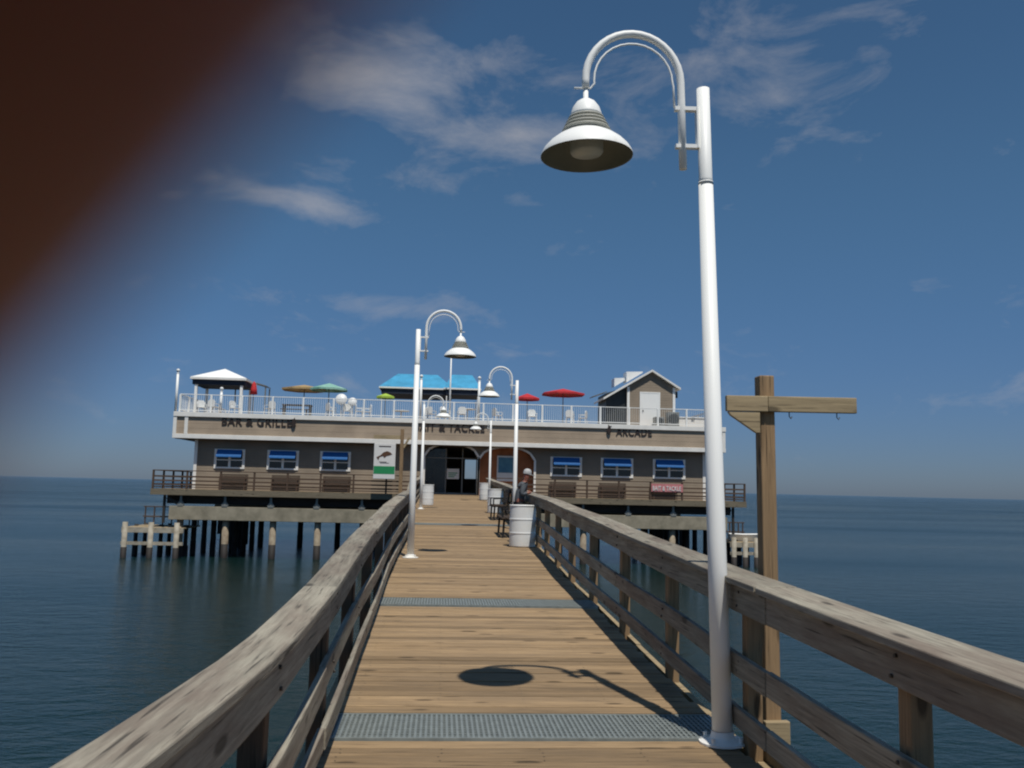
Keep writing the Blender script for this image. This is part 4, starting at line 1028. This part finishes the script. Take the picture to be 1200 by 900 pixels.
def person():
    Y = 19.75; r = empty('person', (1.76, Y, D(Y)), 'person in pale cap and grey shirt leaning on the right railing behind the barrel', 'person')
    # faces +X, torso leaning over the rail. local x toward the rail
    n = [((0, 0, .93), .12), ((.02, 0, 1.08), .11), ((.06, 0, 1.26), .12), ((.10, 0, 1.37), .08), ((.125, 0, 1.42), .055), ((.15, 0, 1.49), .075), ((.17, 0, 1.57), .088), ((.17, 0, 1.63), .07),
         ((0, .09, .86), .10), ((.03, .10, .48), .062), ((-.02, .10, .09), .042), ((.10, .11, .03), .038),
         ((0, -.09, .86), .10), ((-.01, -.10, .48), .062), ((-.07, -.10, .09), .042), ((.05, -.11, .03), .038),
         ((.08, .17, 1.32), .05), ((.03, .22, 1.12), .04), ((.20, .18, 1.17), .032), ((.27, .15, 1.18), .028),
         ((.08, -.17, 1.32), .05), ((.03, -.22, 1.12), .04), ((.20, -.18, 1.17), .032), ((.27, -.15, 1.18), .028)]
    e = [(0, 1), (1, 2), (2, 3), (3, 4), (4, 5), (5, 6), (6, 7), (0, 8), (8, 9), (9, 10), (10, 11), (0, 12), (12, 13), (13, 14), (14, 15), (3, 16), (16, 17), (17, 18), (18, 19), (3, 20), (20, 21), (21, 22), (22, 23)]
    skin_mesh('body', n, e, 'skin', r)
    skin_mesh('shirt', [((-.0, 0, .84), .145), ((.02, 0, 1.08), .14), ((.06, 0, 1.26), .15), ((.10, 0, 1.38), .105), ((.08, .175, 1.325), .075), ((.03, .22, 1.12), .06), ((.17, .18, 1.165), .05), ((.08, -.175, 1.325), .075), ((.03, -.22, 1.12), .06), ((.17, -.18, 1.165), .05)],
              [(0, 1), (1, 2), (2, 3), (3, 4), (4, 5), (5, 6), (3, 7), (7, 8), (8, 9)], 'shirt', r)
    skin_mesh('trousers', [((0, 0, .93), .13), ((0, .09, .86), .115), ((.03, .10, .48), .085), ((-.02, .10, .07), .07), ((0, -.09, .86), .115), ((-.01, -.10, .48), .085), ((-.07, -.10, .07), .07)],
              [(0, 1), (1, 2), (2, 3), (0, 4), (4, 5), (5, 6)], 'trousers', r)
    c = MB().lathe([(.095, 0), (.10, .04), (.085, .09), (.05, .12), (0, .13)], n=18); c.prism([(-.09 + .0, -.08), (.10, -.085), (.19, -.05), (.19, .05), (.10, .085), (-.09, .08)], -.004, .008, axis='z')
    cp = c.build('cap', 'cap', r); cp.location = (.172, 0, 1.61); r.scale = (.94, .94, .94); cp.rotation_euler = (0, R(12), 0)
    MB().box(-.07, .2, .06, .16, -.0, .08).box(-.12, .15, -.16, -.06, 0, .08).build('shoes', 'trousers', r, bevel=.02)
person()

# ---------------------------------------------------------------- the photographer's hand and phone
MM = .001
CM = Matrix.Translation(EYE) @ CR.to_4x4()      # the phone and the hand sit where the picture was taken
ph = empty('phone', (0, 0, 0), 'thin black phone in the hand behind the lens, unseen, added to shade the finger', 'phone'); ph.matrix_world = CM  # out of view behind the lens; added so its body shades the finger
def pbox(name, x0, x1, y0, y1, z0, z1, m, bev): 
    return MB().box(x0 * MM, x1 * MM, y0 * MM, y1 * MM, z0 * MM, z1 * MM).build(name, m, ph, bevel=bev * MM)
pbox('body', -26, 89, -42, 18, .9, 10, 'phone', 2.2); pbox('screen', -16, 79, -39, 15, 10.05, 10.4, 'glass', .1)
def hand():
    D2 = [((-62, -62, 8), (24, 15)), ((-66, -95, 14), (24, 17)), ((-70, -125, 24), (21, 17)), ((-66, -200, 70), (29, 27)), ((-60, -290, 130), (38, 36)),
          ((-58, -40, 4), (22, 12)),
          ]
    nodes = [(p, (a, b)) for p, (a, b) in D2]
    edges = [(0, 1), (1, 2), (2, 3), (3, 4), (0, 5)]
    def finger(pts, rads, root):
        i0 = len(nodes)
        for p, q in zip(pts, rads): nodes.append((p, q))
        edges.append((root, i0)); 
        for j in range(len(pts) - 1): edges.append((i0 + j, i0 + j + 1))
    # index finger: crosses the upper left of the lens
    t = Vector((.702, .712, 0)); c0 = Vector(INDEX_C)
    def ip(s, dz=0): v = c0 + t * s; return (v.x, v.y, v.z + dz)
    finger([(-52, -26, 0), (-42, -24, -7), ip(-24, -1.0), ip(-5), ip(13), ip(21, .5)], [(10, 9.5), (9.3, 9), (8.6, 8.3), (8.0, 7.9), (7.3, 7.0), (5.2, 4.8)], 5)
    finger([(-50, -42, 0), (-44, -41, -8), (-34, -40, -10), (-25, -39, -9), (-23, -39, -8)], [(10, 9.5), 9, 8.3, 7.6, 6], 5)
    finger([(-52, -60, 1), (-45, -59, -8), (-34, -59, -9), (-25, -58, -7), (-23, -58, -6)], [(10, 9.5), 8.8, 8, 7.3, 6], 0)
    finger([(-54, -78, 4), (-48, -77, -5), (-38, -76, -7), (-30, -75, -5), (-28, -75, -4)], [(9, 9), 8, 7.2, 6.6, 5], 0)
    finger([(-50, -62, 20), (-38, -42, 20), (-26, -26, 18.5), (-18, -16, 17.5), (-16, -14, 17.4)], [(13, 11), 10, 8.6, 8, 6], 0)
    h = empty('hand', (0, 0, 0), 'hand holding the phone, its blurred fingertip dark over the upper left corner of the view', 'hand'); h.matrix_world = CM
    skin_mesh('hand_skin', nodes, edges, 'skin', h, None, 2, MM)
    sl = MB().tube([Vector(p) * MM for p in ((-67.5, -160, 46), (-64, -215, 82), (-59.5, -296, 134))], [.034, .037, .044], 24, cap=False).build('sleeve', 'sleeve', h)
    # nail on the far side of the fingertip
    c = Vector(ip(17)); nl = MB()
    pts = []
    for i in range(5):
        for j in range(5):
            u = (i / 4 - .5) * 9; a = (j / 4 - .5) * 1.7; rr_ = 6.75
            n_ = Vector((-.72, .70, 0)); pts.append((c + t * u + n_ * (rr_ * math.sin(a)) + Vector((0, 0, -1)) * rr_ * math.cos(a)) * MM)
    nl.add(pts, [(5 * i + j, 5 * i + j + 1, 5 * i + j + 6, 5 * i + j + 5) for i in range(4) for j in range(4)], True); nl.build('nail', 'nail', h)
INDEX_C = (-7.72, 7.78, -7.9)
hand()

# ---------------------------------------------------------------- render settings
vs = scene.view_settings; vs.view_transform = 'Standard'; vs.look = 'None'; vs.gamma = 1; vs.exposure = 0; vs.use_curve_mapping = False
scene.cycles.use_denoising = True; scene.cycles.max_bounces = 6
scene.cycles.pixel_filter_type = 'BLACKMAN_HARRIS'; scene.cycles.filter_width = 2.1
import os
if os.environ.get('DBGP'):
    for p in [(xD0, YD, ZD)]: print(proj(p))
